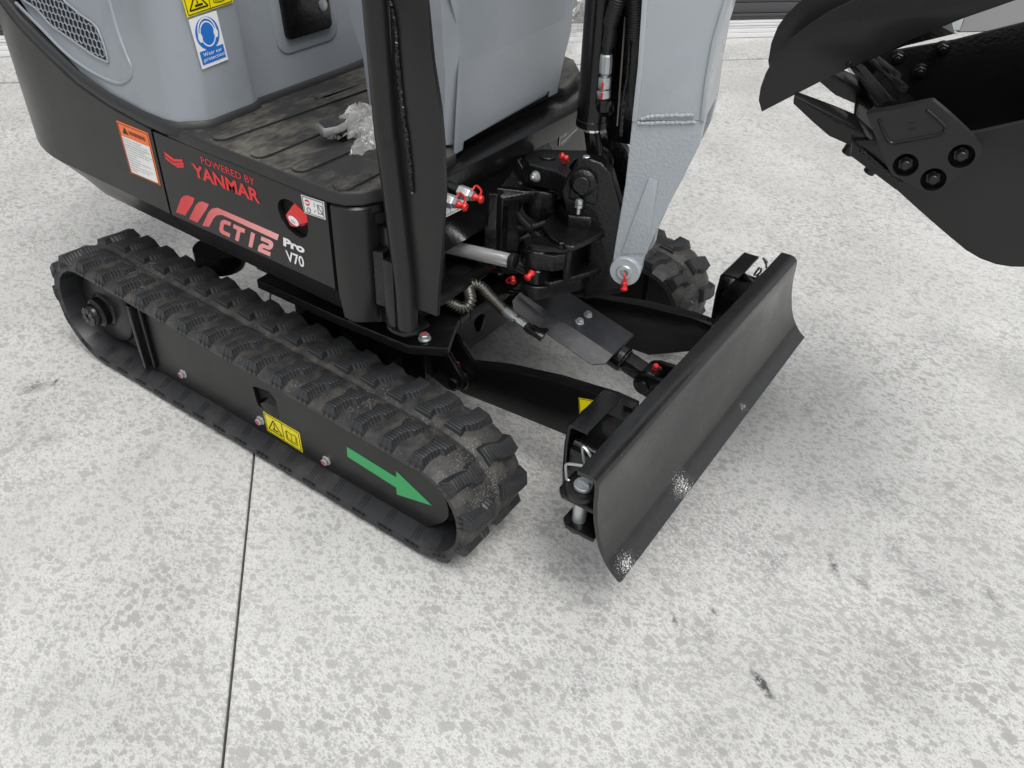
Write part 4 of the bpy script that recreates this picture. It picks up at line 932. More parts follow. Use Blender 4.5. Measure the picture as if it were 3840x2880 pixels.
# ---- canopy post: round tube with a flat plate welded along it
tb = [(.302, -.405, .40), (.302, -.405, .55), (.302, -.405, .64)]
tt_ = (0.2682,-0.405,0.9627); t2_ = (0.276,-0.405,0.779)
pth = [(.302, -.405, .415), (.302, -.405, .50), (t2_[0]+.004, -.405, t2_[2]-.04), (t2_[0], -.405, t2_[2]), (tt_[0], -.405, tt_[2]), (tt_[0]*2-t2_[0], -.405, tt_[2]*2-t2_[2])]
post = MB().sweep([pth[0], pth[1]]+smooth_path(pth[1:5], 6)[1:]+[pth[5]], .0195, 28).build('canopy_post', SAT, EX, sharp=60)
pq = [(0.2914,-0.402,0.9821),(0.3543,-0.402,0.992),(0.3584,-0.402,0.9771),(0.3674,-0.402,0.8971),(0.3799,-0.402,0.8339),(0.3858,-0.402,0.7772),(0.3877,-0.402,0.7033),(0.3836,-0.402,0.5912),(0.2951,-0.402,0.5601),(0.2904,-0.402,0.6607),(0.2913,-0.402,0.7893)]
pq2 = [(0.3805,-0.402,0.6004),(0.3714,-0.402,0.5113),(0.3691,-0.402,0.4669),(0.3333,-0.402,0.4654),(0.3047,-0.402,0.4554),(0.3044,-0.402,0.5546)]
pl_ = MB().prism([Vector(p) for p in pq[:7]]+[Vector(p) for p in pq2]+[Vector(p) for p in pq[9:]], (0, .008, 0)).build('post_plate', SAT, post, bevel=.0012)
wp = [(0.2932,-0.4045,0.9748),(0.3023,-0.4045,0.9376),(0.3051,-0.4045,0.8849),(0.3105,-0.4045,0.8183),(0.3184,-0.4045,0.7603),(0.3225,-0.4045,0.7109),(0.323,-0.4045,0.6849)]
wl_ = smooth_path(wp, 26)
random.seed(3); wr = [.003+random.uniform(-.0008, .001) for _ in range(len(wl_)+1)]
MB().sweep([p+Vector((random.uniform(-.0007, .0007), random.uniform(-.0005, .0005), 0)) for p in wl_], lambda i: wr[i], 6).build('weld_bead', BLK, post)
MB().sweep([(.2935, -.385, .41), (.2935, -.385, .55)], lambda i: .005, 8).build('weld_bead', CAST, post)
bw = [Vector((.294, -.393, .41+.0045*i)) for i in range(32)]
MB().sweep(bw, lambda i: .0052+.0012*math.sin(i*1.7), 8).build('weld_bead', CAST, post)
bp_ = [(.27, -.425), (.29, -.431), (.315, -.427), (.328, -.405), (.325, -.37), (.27, -.35)]
MB().prism([(x, y, .411) for x, y in bp_], (0, 0, .009)).build('post_base', BLK, post, bevel=.004)
# cross tube behind the post, below the house
MB().box((.235, -.36, .385), (.275, .36, .425)).build('front_beam', BLK, EX, bevel=.006)
MB().box((-.25, -.34, .395), (.225, .34, .415)).build('floor_pan', BLK, EX, bevel=.004)

# ---- swing bracket cast on the house
def vcyl(x, y, z0, z1, r, name, m, par, c=.003, seg=36): return MB().lathe([(0, r-c), (c, r), (z1-z0-c, r), (z1-z0, r-c)], (x, y, z0), (0, 0, 1), seg).build(name, m, par)
sb = MB(); sb.lathe([(0, .044), (.004, .048), (.056, .048), (.06, .044)], (.325, 0, .505), (0, 0, 1), 36)
sb.prism([(.262, -.085, .535), (.262, .085, .535), (.325, .046, .535), (.345, .0, .535), (.325, -.046, .535)], (0, 0, .026))
sb.prism([(.262, -.088, .42), (.262, -.066, .42), (.300, -.044, .42), (.30, -.05, .42)], (0, 0, .13))
sb.prism([(.262, .088, .42), (.262, .066, .42), (.300, .044, .42), (.30, .05, .42)], (0, 0, .13))
sb.lathe([(0, .044), (.004, .048), (.046, .048), (.05, .044)], (.325, 0, .36), (0, 0, 1), 36)
sb.prism([(.262, -.085, .37), (.262, .085, .37), (.325, .046, .37), (.325, -.046, .37)], (0, 0, .03))
sb.prism([(.262, -.12, .40), (.262, -.085, .40), (.285, -.085, .40), (.285, -.11, .40)], (0, 0, .165))
sb.prism([(.262, -.035, .63), (.275, -.035, .615), (.318, -.035, .566), (.318, -.035, .54), (.262, -.035, .54)], (0, .115, 0))
sb.prism([(.262, -.10, .40), (.262, -.10, .566), (.280, -.10, .560), (.292, -.10, .54), (.292, -.10, .40)], (0, .022, 0))
sb.prism([(.262, -.10, .566), (.29, -.10, .556), (.325, -.048, .560), (.30, .0, .562), (.262, -.03, .60)], (0, 0, -.022))
ck = [Vector(p) for p in [(0.259,-0.0971,0.5646),(0.2631,-0.0942,0.5676),(0.3171,-0.0567,0.5614),(0.3419,-0.0394,0.5641),(0.362,-0.0255,0.5682),(0.3748,-0.0166,0.5627),(0.3759,-0.0158,0.5464),(0.3432,-0.0386,0.5406),(0.3301,-0.0477,0.5515),(0.2941,-0.0727,0.5498),(0.2848,-0.0792,0.5455),(0.278,-0.0839,0.5373),(0.2752,-0.0858,0.5225),(0.2773,-0.0844,0.4865),(0.2754,-0.0857,0.4371),(0.2624,-0.0948,0.4365),(0.2591,-0.097,0.528)]]
sb.prism(ck, (-.011, .016, 0))
swb = sb.build('swing_bracket', CAST, EX, bevel=.006, bseg=3, sharp=50)
# hoses in corrugated sleeves passing through the bracket
def corr(pts, r, name, m, par, pitch=.004, amp=.0012, n=14):
    p = smooth_path(pts, n); L_ = [0]
    for i in range(1, len(p)): L_.append(L_[-1]+(p[i]-p[i-1]).length)
    tot = L_[-1]; k = int(tot/pitch*4); q = []; j = 0
    for i in range(k+1):
        s = tot*i/k
        while j < len(L_)-2 and L_[j+1] < s: j += 1
        q.append(p[j].lerp(p[j+1], (s-L_[j])/max(1e-9, L_[j+1]-L_[j])))
    return MB().sweep(q, lambda i: r+amp*(1, .3, -.9, .3)[i % 4], 12).build(name, m, par, sharp=180)
hp_ = [(0.277,-0.0491,0.5157),(0.2909,-0.0454,0.4756),(0.327,-0.0357,0.4813),(0.3538,-0.0285,0.498)]
hp_2 = [(0.2811,-0.0428,0.5358),(0.2986,-0.0381,0.5055),(0.3196,-0.0325,0.4885),(0.3408,-0.0268,0.4714)]
for k, o_ in enumerate((0, .014, .028, -.012)):
    corr([Vector(p)+Vector((0, o_*.4, o_)) for p in hp_2], .011, 'sleeved_hose', HOSE, EX)
corr([Vector(p) for p in hp_], .010, 'sleeved_hose', HOSE, EX)
MB().lathe([(-.002, .0135), (.002, .0135)], hp_[2], Vector(hp_[3])-Vector(hp_[1]), 16).build('cable_tie', HOSE, EX)

# ---- swing post (turned 15 degrees to the left)
def bpr(b, pts, l0, l1): return b.prism([bf(u, l0, z_) for u, z_ in pts], BW*(l1-l0))
def bpz(b, pts, z0, z1): return b.prism([bf(u, l, z0) for u, l in pts], (0, 0, z1-z0))
sw_ = MB()
top = [(-.038+.0*0, .0)]
top = [(-.048*math.cos(R_(a))+.0, .048*math.sin(R_(a))) for a in range(60, -91, -15)]
top = [(-.024, -.042), (-.042, -.024), (-.048, 0), (-.042, .024), (-.024, .042), (.02, .058), (.07, .080), (.125, .082), (.13, .045), (.07, .045), (.052, .02), (.052, -.02), (.07, -.045), (.13, -.045), (.125, -.078), (.07, -.075), (.035, -.052), (.0, -.046)]
bpz(sw_, top, .572, .615)
body = [(.052, .585), (.062, .562), (.066, .54), (.10, .53), (.12, .50), (.12, .36), (.205, .40), (.208, .47), (.18, .56), (.145, .640), (.125, .656), (.10, .66), (.078, .650), (.06, .612)]
bpr(sw_, body, -.074, -.045); bpr(sw_, body, .045, .074)
bpr(sw_, [(.11, .37), (.19, .42), (.20, .46), (.15, .55), (.11, .53)], -.05, .05)
sw_.lathe([(0, .02), (.14, .02)], bf(0, 0, .43), (0, 0, 1), 24)
bpz(sw_, [(.05, -.045), (.13, -.06), (.13, .06), (.05, .045)], .44, .48)
bpz(sw_, [(.045, -.05), (.075, -.085), (.12, -.075), (.12, .07), (.06, .06)], .515, .545)
bpr(sw_, [(.055, .50), (.12, .50), (.12, .60), (.075, .60), (.06, .56)], -.045, .045)
swp = sw_.build('swing_post', CAST, EX, bevel=.005, bseg=3, sharp=50)
vcyl(bf(0, 0, 0).x-.002, bf(0, .006, 0).y, .612, .6185, .0165, 'pivot_pin', CAST, swp, .001)
hexbolt('bolt', bf(-.006, -.0465, .595), -BW*1+BU*-.35, .0085, ZINC, swp, stub=.004)
hexbolt('bolt', bf(.094, -.062, .648)+Vector((0, 0, .003)), (0, 0, 1), .0075, ZINC, swp)
pcx = .0968; pcz = .6147
for s in (-1, 1):
    MB().lathe([(0, .026), (.010, .026), (.014, .022), (.016, .0175), (.016, .0165), (.017, .0160), (.021, .0160), (.022, .015)], bf(pcx, s*.072, pcz), BW*s, 36).build('cylinder_pin', CAST, swp)
nb = bf(pcx-.002, -.088, pcz-.030)
MB().lathe([(0, .0038), (.030, .0038), (.031, .003)], nb, (0, 0, -1), 12).build('clamp_bolt', ZINC, swp)
MB().lathe([(0, .0075), (.0075, .0075)], nb+Vector((0, 0, -.002)), (0, 0, -1), 6).build('hex_nut', ZINC, swp)
MB().lathe([(0, .0078), (.0055, .0078)], nb+Vector((0, 0, -.011)), (0, 0, -1), 6).build('hex_nut', ZINC, swp)
grease_cap((0.3749,-0.0073,0.6304), (-.5, -.5, .35), 1.0, swp)
# shelf flange and lower swing-cylinder lug
sh = MB()
bpz(sh, [(.028, -.10), (.03, -.03), (.05, .0), (.11, -.03), (.152, -.045), (.156, -.058), (.110, -.155), (.096, -.158), (.06, -.14)], .508, .520)
bpz(sh, [(.055, -.10), (.12, -.05), (.12, -.03), (.05, -.03)], .40, .512)
bpz(sh, [(.048, -.165), (.075, -.17), (.145, -.085), (.150, -.072), (.12, -.05), (.05, -.10)], .430, .441)
bpz(sh, [(.09, -.15), (.104, -.15), (.112, -.06), (.10, -.05)], .44, .512)
shf = sh.build('swing_lug', CAST, EX, bevel=.004, bseg=3, sharp=50)
LX, LL = .0402, -.150
def lcyl(z0, z1, r, name, m, par, c=.003): return MB().lathe([(0, r-c), (c, r), (z1-z0-c, r), (z1-z0, r-c)], bf(LX, LL, z0), (0, 0, 1), 40).build(name, m, par)
lug = MB(); lug.lathe([(0, .026), (.004, .0295), (.036, .0295), (.039, .027)], bf(LX, LL, .4655), (0, 0, 1), 40)
bpz(lug, [(LX, LL-.029), (.078, LL-.026), (.095, LL-.01), (.10, LL+.04), (.05, LL+.04)], .470, .503)
lug.lathe([(0, .024), (.006, .0295), (.030, .0295), (.032, .0275)], bf(LX, LL, .398), (0, 0, 1), 40)
bpz(lug, [(LX, LL-.028), (.06, LL-.022), (.12, -.11), (.13, -.06), (.05, LL+.03)], .402, .428)
lug.build('swing_lug', CAST, EX, bevel=.003, bseg=3, sharp=50)
lcyl(.4315, .4645, .0275, 'rod_eye', BLK, EX)
cap = MB()
a0 = [(LX+.0265*math.cos(R_(t)), LL+.0265*math.sin(R_(t))) for t in range(75, 286, 15)]
a1 = [(.086+.015*math.cos(R_(t)), LL+.004+.018*math.sin(R_(t))) for t in range(-80, 81, 20)]
bpz(cap, a0+a1, .5045, .5125)
cpp = cap.build('pin_retainer', BLK, EX, bevel=.0015)
MB().lathe([(0, .012), (.002, .012), (.002, .007), (.001, .007)], bf(LX, LL, .5125), (0, 0, 1), 20).build('pin_head', BLK, cpp)
hexbolt('bolt', bf(.082, LL+.002, .5125), (0, 0, 1), .0085, BLK, cpp)
grease_cap((0.4105,-0.1645,0.463), (-.15, -1, -.45), 1.15, EX)
# swing cylinder rod
ra = Vector((0.1955,-0.17,0.449)); rb = Vector((0.3547,-0.158,0.4648)); rc = bf(LX, LL, .448); rd = (rb-ra).normalized()
MB().cyl(ra-rd*.12, rb, .0145, 32).build('swing_rod', CHR, EX)
MB().cyl(rb, rb+rd*.012, .0165, 28, .001).build('rod_collar', HOSE, EX)
MB().cyl(rb+rd*.012, rc-rd*.01, .015, 28, .001).build('rod_eye', BLK, EX)
MB().cyl(ra-rd*.26, ra-rd*.10, .026, 32, .002).build('swing_cylinder', BLK, EX)
# raised casting letters
bj = (0.4748,-0.037,0.4798)
textmesh('casting_mark', 'BJ', CAST, swp, bj, BU, (0, 0, 1), height=.012, bold=.03, lift=.0012)

# ---- boom foot and boom
bm_ = [[0.1707,0.8385],[0.173,0.7439],[0.1758,0.6249],[0.1723,0.51]]
bmr = [[0.229,0.4764],[0.2527,0.5755],[0.2751,0.6484],[0.2945,0.7164],[0.297,0.7642],[0.293,0.8274],[0.2925,0.8935],[0.2997,0.9567]]
bz = (0.1998,-0.08,0.4532)
bossu, bossz = bz[0], bz[2]
lower = [(-.0+bm_[1][0], bm_[1][1]), (bm_[2][0]-.0, bm_[2][1]), (bm_[3][0], bm_[3][1])]
arc = [(bossu+.029*math.cos(R_(t)), bossz+.029*math.sin(R_(t))) for t in range(170, 371, 20)]
right = [tuple(p) for p in bmr[:5]]
for (l0, l1, nm) in ((-.08, -.05, 'boom_foot'), (.05, .08, 'boom_foot')):
    b = MB(); bpr(b, lower+arc+right, l0, l1); o = b.build(nm, ARMC, EX, bevel=.003, bseg=3)
    if l0 < 0:
        foot = o
MB().lathe([(0, .030), (.012, .030), (.014, .0285), (.014, .0145), (.0155, .0145), (.0165, .0135), (.0165, .0085), (.010, .0085), (.010, 0)], bf(bossu, -.078, bossz), -BW, 40).build('pin_boss', ARMC, foot)
MB().lathe([(0, .0155), (.0155, .0155), (.0175, .0140), (.0175, .008), (.011, .008), (.011, 0)], bf(bossu, -.0785, bossz), -BW, 32).build('pivot_pin', ZINC, foot)
MB().lathe([(0, .003), (.006, .0025)], bf(bossu+.001, -.09, bossz), -BW, 10).build('grease_nipple', ZINC, foot)
g_ = grease_cap(bf(bossu+.004, -.098, bossz-.017), (.2, -.3, -1), 1.1, foot, tail=False)
MB().sweep(smooth_path([bf(bossu+.001, -.096, bossz), bf(bossu+.003, -.100, bossz-.006), bf(bossu+.004, -.099, bossz-.018)], 5), .0022, 8).build('cap_strap', RED, foot)
# raised rib on the casting
rb_ = [(0.5562,-0.0214,0.6481),(0.5728,-0.0169,0.6469),(0.5745,-0.0165,0.4979),(0.5259,-0.0295,0.4866)]
MB().prism([Vector(p) for p in rb_], -BW*.003).build('cast_rib', ARMC, foot, bevel=.002)
up_ = [bm_[1], bm_[0], [0.1618,0.9679], [0.3117,0.9845]]+[bmr[7], bmr[6], bmr[5], bmr[4]]
top_d = Vector((up_[2][0]-up_[1][0], up_[2][1]-up_[1][1])).normalized()*.45
up2 = [up_[0], up_[1], up_[2], (up_[2][0]+top_d.x, up_[2][1]+top_d.y), (up_[3][0]+top_d.x+.05, up_[3][1]+top_d.y), up_[3]]+up_[4:]
b = MB(); bpr(b, up2, -.079, .079); boom = b.build('boom', ARMG, EX, bevel=.003)
# edge flange and weld seam
fl_ = [p for p in (bmr[4], bmr[5], bmr[6], bmr[7], up_[3])]
b = MB(); bpr(b, [(u+.0, z_) for u, z_ in fl_]+[(u-.007, z_) for u, z_ in fl_[::-1]], -.0835, -.078); b.build('boom_flange', ARMG, boom, bevel=.001)
fl2 = [bm_[1], bm_[0], up_[2]]
b = MB(); bpr(b, [(u-.0, z_) for u, z_ in fl2]+[(u+.009, z_) for u, z_ in fl2[::-1]], -.0815, -.078); b.build('boom_flange', ARMG, boom, bevel=.001)
wq = [(0.5286,-0.0288,0.7497),(0.5433,-0.0248,0.7576),(0.5662,-0.0187,0.7623),(0.5888,-0.0127,0.7671),(0.6136,-0.006,0.7721)]
wq2 = [(0.5243,-0.0299,0.7421),(0.545,-0.0244,0.7457),(0.5705,-0.0176,0.7514),(0.5933,-0.0114,0.7553),(0.6181,-0.0048,0.7608)]
for k, l in enumerate((wq, wq2)):
    pp = smooth_path(l, 14); random.seed(5+k)
    MB().sweep([p+Vector((0, 0, random.uniform(-.001, .001))) for p in pp], lambda i: .0034+.0005*math.sin(i*1.3+k), 8).build('weld_bead', ARMC, boom)
# black boom back plate
b = MB(); bp1 = [[0.0785,0.7646],[0.1111,0.6579],[0.1656,0.6585],[0.1831,0.6662],[0.1676,0.9311],[0.1615,0.9726],[0.0883,0.9648]]
bpr(b, bp1, .03, .045); bpr(b, [(u_+.012, z_) for u_, z_ in bp1], -.02, .03) if False else None; b.build('boom_back_plate', BLK, EX, bevel=.002)
wv_ = [(0.4636,0.005,0.9191),(0.4693,0.0066,0.8927),(0.4698,0.0067,0.8709),(0.472,0.0073,0.8414),(0.4737,0.0078,0.8033),(0.4714,0.0071,0.7713),(0.4724,0.0074,0.7308),(0.4748,0.008,0.6976)]
pp = smooth_path(wv_, 14); random.seed(9)
MB().sweep([p+Vector((random.uniform(-.0008, .0008), 0, 0)) for p in pp], lambda i: .0035+.0005*math.sin(i*1.3), 7).build('weld_bead', CAST, EX)

# ---- boom cylinder
cA = Vector((0.4153,0.0242,0.6538)); cT = Vector((0.402,0.0206,0.9148)); cB = Vector((0.4064,0.0218,0.6974)); cd = (cT-cB).normalized()
pinc = bf(.097, 0, .615)
MB().cyl(cB, cB+cd*.6, .0305, 40, .002).build('boom_cylinder', BLK, EX)
MB().cyl(cB-cd*.002, cB+cd*.012, .0318, 40, .001).build('cylinder_collar', BLK, EX)
MB().cyl(cB-cd*.012, cB, .0158, 32).build('boom_rod', CHR, EX)
MB().cyl(pinc+cd*.02, cB-cd*.012, .0156, 32).build('boom_rod', BLK, EX)
MB().cyl(pinc-BW*.026, pinc+BW*.026, .030, 36, .004).build('rod_eye', CAST, EX)
MB().cyl(pinc+BW*.030, pinc+BW*.044, .030, 36, .003).build('rod_eye', CAST, EX)
st_ = [(0.444,0.0319,0.8938),(0.4528,0.0343,0.7034)]
MB().sweep([Vector(p)-BW*.004 for p in st_], .0016, 6).build('edge_highlight', mat('highlight_tan', (.28, .25, .22), .4), EX)  # tan strip painted in for the bright highlight along the edge
# hydraulic hose and fittings in front of the cylinder
HL = -.036
hv = {k: Vector(v) for k, v in dict(b0=(0.44,-0.0044,0.7345), b1=(0.4394,-0.0066,0.7619), n1=(0.4374,-0.0071,0.7753), n2=(0.4384,-0.0069,0.777), n3=(0.4372,-0.0072,0.7958), s0=(0.4374,-0.0071,0.7998), f0=(0.4372,-0.0072,0.8021), f1=(0.4353,-0.0077,0.8373), h1=(0.436,-0.0075,0.8457), h2=(0.4383,-0.009,0.8681), h3=(0.4385,-0.011,0.889), h4=(0.4447,-0.0145,0.9093), h5=(0.4509,-0.018,0.9292), h6=(0.4533,-0.0174,0.9461)).items()}
MB().lathe([(0, .008), (.004, .0125), ((hv['b1']-hv['b0']).length, .0125)], hv['b0'], hv['b1']-hv['b0'], 8).build('port_boss', BLK, EX, bevel=.001)
MB().cyl(hv['b0']+BW*.02, hv['b0'].lerp(hv['b1'], .6), .016, 20, .003).build('port_boss', BLK, EX)
n_a = MB().lathe([(0, .0125), ((hv['n1']-hv['b1']).length, .0125)], hv['b1'], hv['n1']-hv['b1'], 6).build('hex_nut', ZINC, EX, bevel=.0008)
n_b = MB().lathe([(0, .0118), ((hv['n3']-hv['n2']).length, .0118)], hv['n2']+Vector((0, 0, .002)), hv['n3']-hv['n2'], 6).build('hex_nut', ZINC, EX, bevel=.0008)
MB().cyl(hv['n1'], hv['f0'], .0065, 16).build('fitting_stem', ZINC, EX)
MB().lathe([(0, .009), (.004, .011), (.018, .0115), ((hv['f1']-hv['f0']).length-.003, .0110), ((hv['f1']-hv['f0']).length, .0095)], hv['f0'], hv['f1']-hv['f0'], 10).build('crimp_sleeve', ZINC, EX, sharp=15)
for n__, z0 in ((n_a, hv['b1'].lerp(hv['n1'], .5)), (n_b, hv['n2'].lerp(hv['n3'], .45))):
    MB().box(z0+Vector((.001, -.0135, -.006)), z0+Vector((.0045, -.0115, .006))).build('paint_mark', RDD, n__)
MB().sweep(smooth_path([hv['f1'], hv['h1'], hv['h2']], 6), .0088, 14).build('hydraulic_hose', HOSE, EX)
MB().sweep(smooth_path([hv['h1'].lerp(hv['h2'], .2), hv['h2'], hv['h3']], 6), .0112, 14).build('heat_shrink', HOSE, EX)
corr([hv['h3'], hv['h4'], hv['h5'], hv['h6']], .0125, 'sleeved_hose', HOSE, EX)
corr([(0.4742,0.0193,0.8663),(0.4717,0.0186,0.8909),(0.4675,0.0175,0.9176),(0.4627,0.0162,0.9424)], .018, 'sleeved_hose', HOSE, EX)

# ---- spring guarded hose to the blade cylinder
sp = [(0.2303,-0.235,0.3836),(0.2503,-0.2255,0.3697),(0.2686,-0.2159,0.356),(0.2833,-0.2064,0.3545),(0.2879,-0.1968,0.3653),(0.2787,-0.1873,0.3742),(0.2687,-0.1777,0.3795),(0.2724,-0.1682,0.3866),(0.2837,-0.1586,0.3822),(0.2974,-0.1491,0.363),(0.3113,-0.1395,0.3446),(0.3256,-0.13,0.3251)]
corr([Vector(p) for p in sp], .0098, 'spring_hose', mat('spring_steel', (.2, .195, .175), .35, metal=.9, rvar=.1), EX, pitch=.0058, amp=.003, n=10)
e0, e1, e2, e3 = [Vector(p) for p in [(0.3256,-0.13,0.3251),(0.3526,-0.13,0.3173),(0.3766,-0.13,0.311),(0.4049,-0.13,0.3032)]]
MB().lathe([(0, .0098), (.004, .0105), ((e1-e0).length, .0098)], e0, e1-e0, 10).build('crimp_sleeve', ZINC, EX, sharp=15)
MB().cyl(e1, e2, .005, 14).build('fitting_stem', ZINC, EX)
MB().lathe([(0, .0090), (.014, .0090)], e1.lerp(e2, .35), e2-e1, 6).build('hex_nut', ZINC, EX)
MB().lathe([(0, .0088), (.007, .0088)], e1.lerp(e2, .95), e2-e1, 6).build('hex_nut', ZINC, EX)
MB().lathe([(0, .0095), (.045, .0095)], e2.lerp(e3, .15), e3-e2, 8).build('port_boss', BLK, EX, bevel=.001)
brk = [(0.3749,-0.125,0.2969),(0.3854,-0.125,0.3031),(0.4018,-0.125,0.301),(0.4173,-0.125,0.3075),(0.4263,-0.125,0.306),(0.4167,-0.125,0.292),(0.403,-0.125,0.2842),(0.3773,-0.125,0.2888)]
MB().prism([Vector(p) for p in brk], (0, .02, 0)).build('hose_bracket', BLK, EX, bevel=.003)
for u_ in ((465,480,470,850),(600,560,608,740)):
    pass
for q in ([(0.2764,-0.215,0.3051),(0.278,-0.215,0.3567),(0.2789,-0.215,0.369),(0.2825,-0.215,0.3721)], [(0.2914,-0.2,0.323),(0.2905,-0.2,0.3472),(0.2877,-0.2,0.353)]):
    MB().sweep(smooth_path([Vector(p) for p in q], 5), .0013, 8).build('hose_hook', CAST, EX)
# black fittings above the spring hose
fq = [Vector(p) for p in [(0.2519,-0.04,0.2891),(0.2721,-0.04,0.3173),(0.2956,-0.04,0.3443),(0.3061,-0.04,0.359)]]
MB().sweep([fq[0], fq[1]], .014, 16).build('swivel_fitting', BLK, EX); MB().sweep([fq[1], fq[2]], .018, 16).build('swivel_fitting', BLK, EX); MB().sweep([fq[2], fq[3]], .021, 16).build('swivel_fitting', BLK, EX)
for t in (.1, .35, .6, .85): MB().lathe([(0, .021), (.003, .021)], fq[1].lerp(fq[3], t), fq[3]-fq[1], 20).build('fitting_ring', BLK, EX)
grease_cap((0.2972,-0.06,0.3613), (.5, -.6, -.2), 1.0, EX)
corr([(0.2446,-0.03,0.3408),(0.2632,-0.03,0.3566),(0.2839,-0.03,0.3624),(0.2974,-0.03,0.3584)], .0085, 'spring_hose', bpy.data.materials['spring_steel'], EX, pitch=.0042, amp=.002)
MB().prism([Vector(p) for p in [(0.2236,-0.1,0.2357),(0.2352,-0.1,0.2595),(0.2469,-0.1,0.2643),(0.2529,-0.1,0.2592),(0.2494,-0.1,0.2425),(0.244,-0.1,0.2209),(0.232,-0.1,0.2139),(0.2278,-0.1,0.2258)]], (0, .012, 0)).build('hose_bracket', CAST, EX, bevel=.003)

# ---- thumb plates hanging from the arm
tq = [[0.3853,0.7881],[0.3762,0.8061],[0.3746,0.8265],[0.3776,0.8493],[0.388,0.8824],[0.4069,0.9099],[0.4265,0.9311],[0.4508,0.9533],[0.4819,0.9739],[0.5115,0.9896],[0.7158,1.0128],[0.6966,0.9991],[0.6732,0.9862],[0.6363,0.9663],[0.5753,0.9279],[0.5535,0.9106],[0.5082,0.8813],[0.4697,0.8537],[0.4452,0.8347]]
b = MB(); bpr(b, tq, -.06, -.050); th = b.build('thumb_plate', SAT, EX, bevel=.0008)
tf = [[0.3764,0.8301],[0.3727,0.8402],[0.371,0.8697],[0.3754,0.8956],[0.3847,0.916],[0.4028,0.9405],[0.4276,0.9646],[0.5211,0.9751],[0.5056,0.9384],[0.4301,0.8468],[0.3951,0.8288]]
b = MB(); bpr(b, tf, .05, .060); b.build('thumb_plate', SAT, EX, bevel=.0008)
b = MB(); bpr(b, [[0.5085,0.8769],[0.5707,0.9161],[0.6347,0.9428],[0.6042,0.9535],[0.5267,0.9064]], -.05, .05); b.build('thumb_web', BLK, EX)
MB().lathe([(0, .005), (.002, .004)], bf(*[0.4998], -.061, 0.8816), -BW, 14).build('weld_spot', CAST, th)

# ------------------------------------------------------------------ bucket
BK = empty('bucket', bf(.75, 0, .70), 'large black digging bucket with a bolted side cutter and long teeth hanging in the air', 'bucket')
def bkobj(o):
    o.matrix_parent_inverse = Matrix.Translation(-BK.location)
    return o
BKW = .26
side_o = [[0.7388,0.9001],[0.7243,0.8931],[0.6762,0.8714],[0.6237,0.8543],[0.5589,0.8381],[0.5236,0.832],[0.5269,0.8116],[0.5597,0.7949],[0.6026,0.7733],[0.6358,0.7524],[0.663,0.7356],[0.6931,0.7178],[0.7202,0.7022],[0.7424,0.6935],[0.7655,0.6892],[0.7865,0.69],[0.8189,0.6967]]
tail = [(side_o[-1][0]+.12, side_o[-1][1]+.01), (side_o[-1][0]+.22, side_o[-1][1]+.10), (side_o[0][0]+.20, side_o[0][1]+.12), (side_o[0][0]+.08, side_o[0][1]+.03)]
b = MB(); bpr(b, side_o+tail, -BKW, -BKW+.010); s1 = bkobj(b.build('side_plate', SAT, BK, bevel=.001))
far_o = [[0.7984,0.9146],[0.7779,0.9085],[0.7234,0.8853],[0.6798,0.8665],[0.5887,0.8365],[0.5599,0.8278],[0.5464,0.8196]]
b = MB(); bpr(b, [tuple(p) for p in far_o]+[(far_o[-1][0]-.02, far_o[-1][1]-.05)]+[(u, z_) for u, z_ in side_o[7:]]+tail[:2]+[(far_o[0][0]+.15, far_o[0][1])], BKW-.01, BKW); bkobj(b.build('side_plate', BLK, BK, bevel=.001))
# curved shell and flat floor between the side plates
sh_o = side_o[6:]+tail[:3]
sh_in = []
for i, p in enumerate(sh_o):
    a_, c_ = Vector(sh_o[max(i-1, 0)]), Vector(sh_o[min(i+1, len(sh_o)-1)]); d = (c_-a_).normalized(); sh_in.append((p[0]+d.y*-.008*-1*-1, p[1]+d.x*.008))
b = MB(); bpr(b, [tuple(p) for p in sh_o]+sh_in[::-1], -BKW+.010, BKW-.010); bkobj(b.build('bucket_shell', BLK, BK, sharp=40))
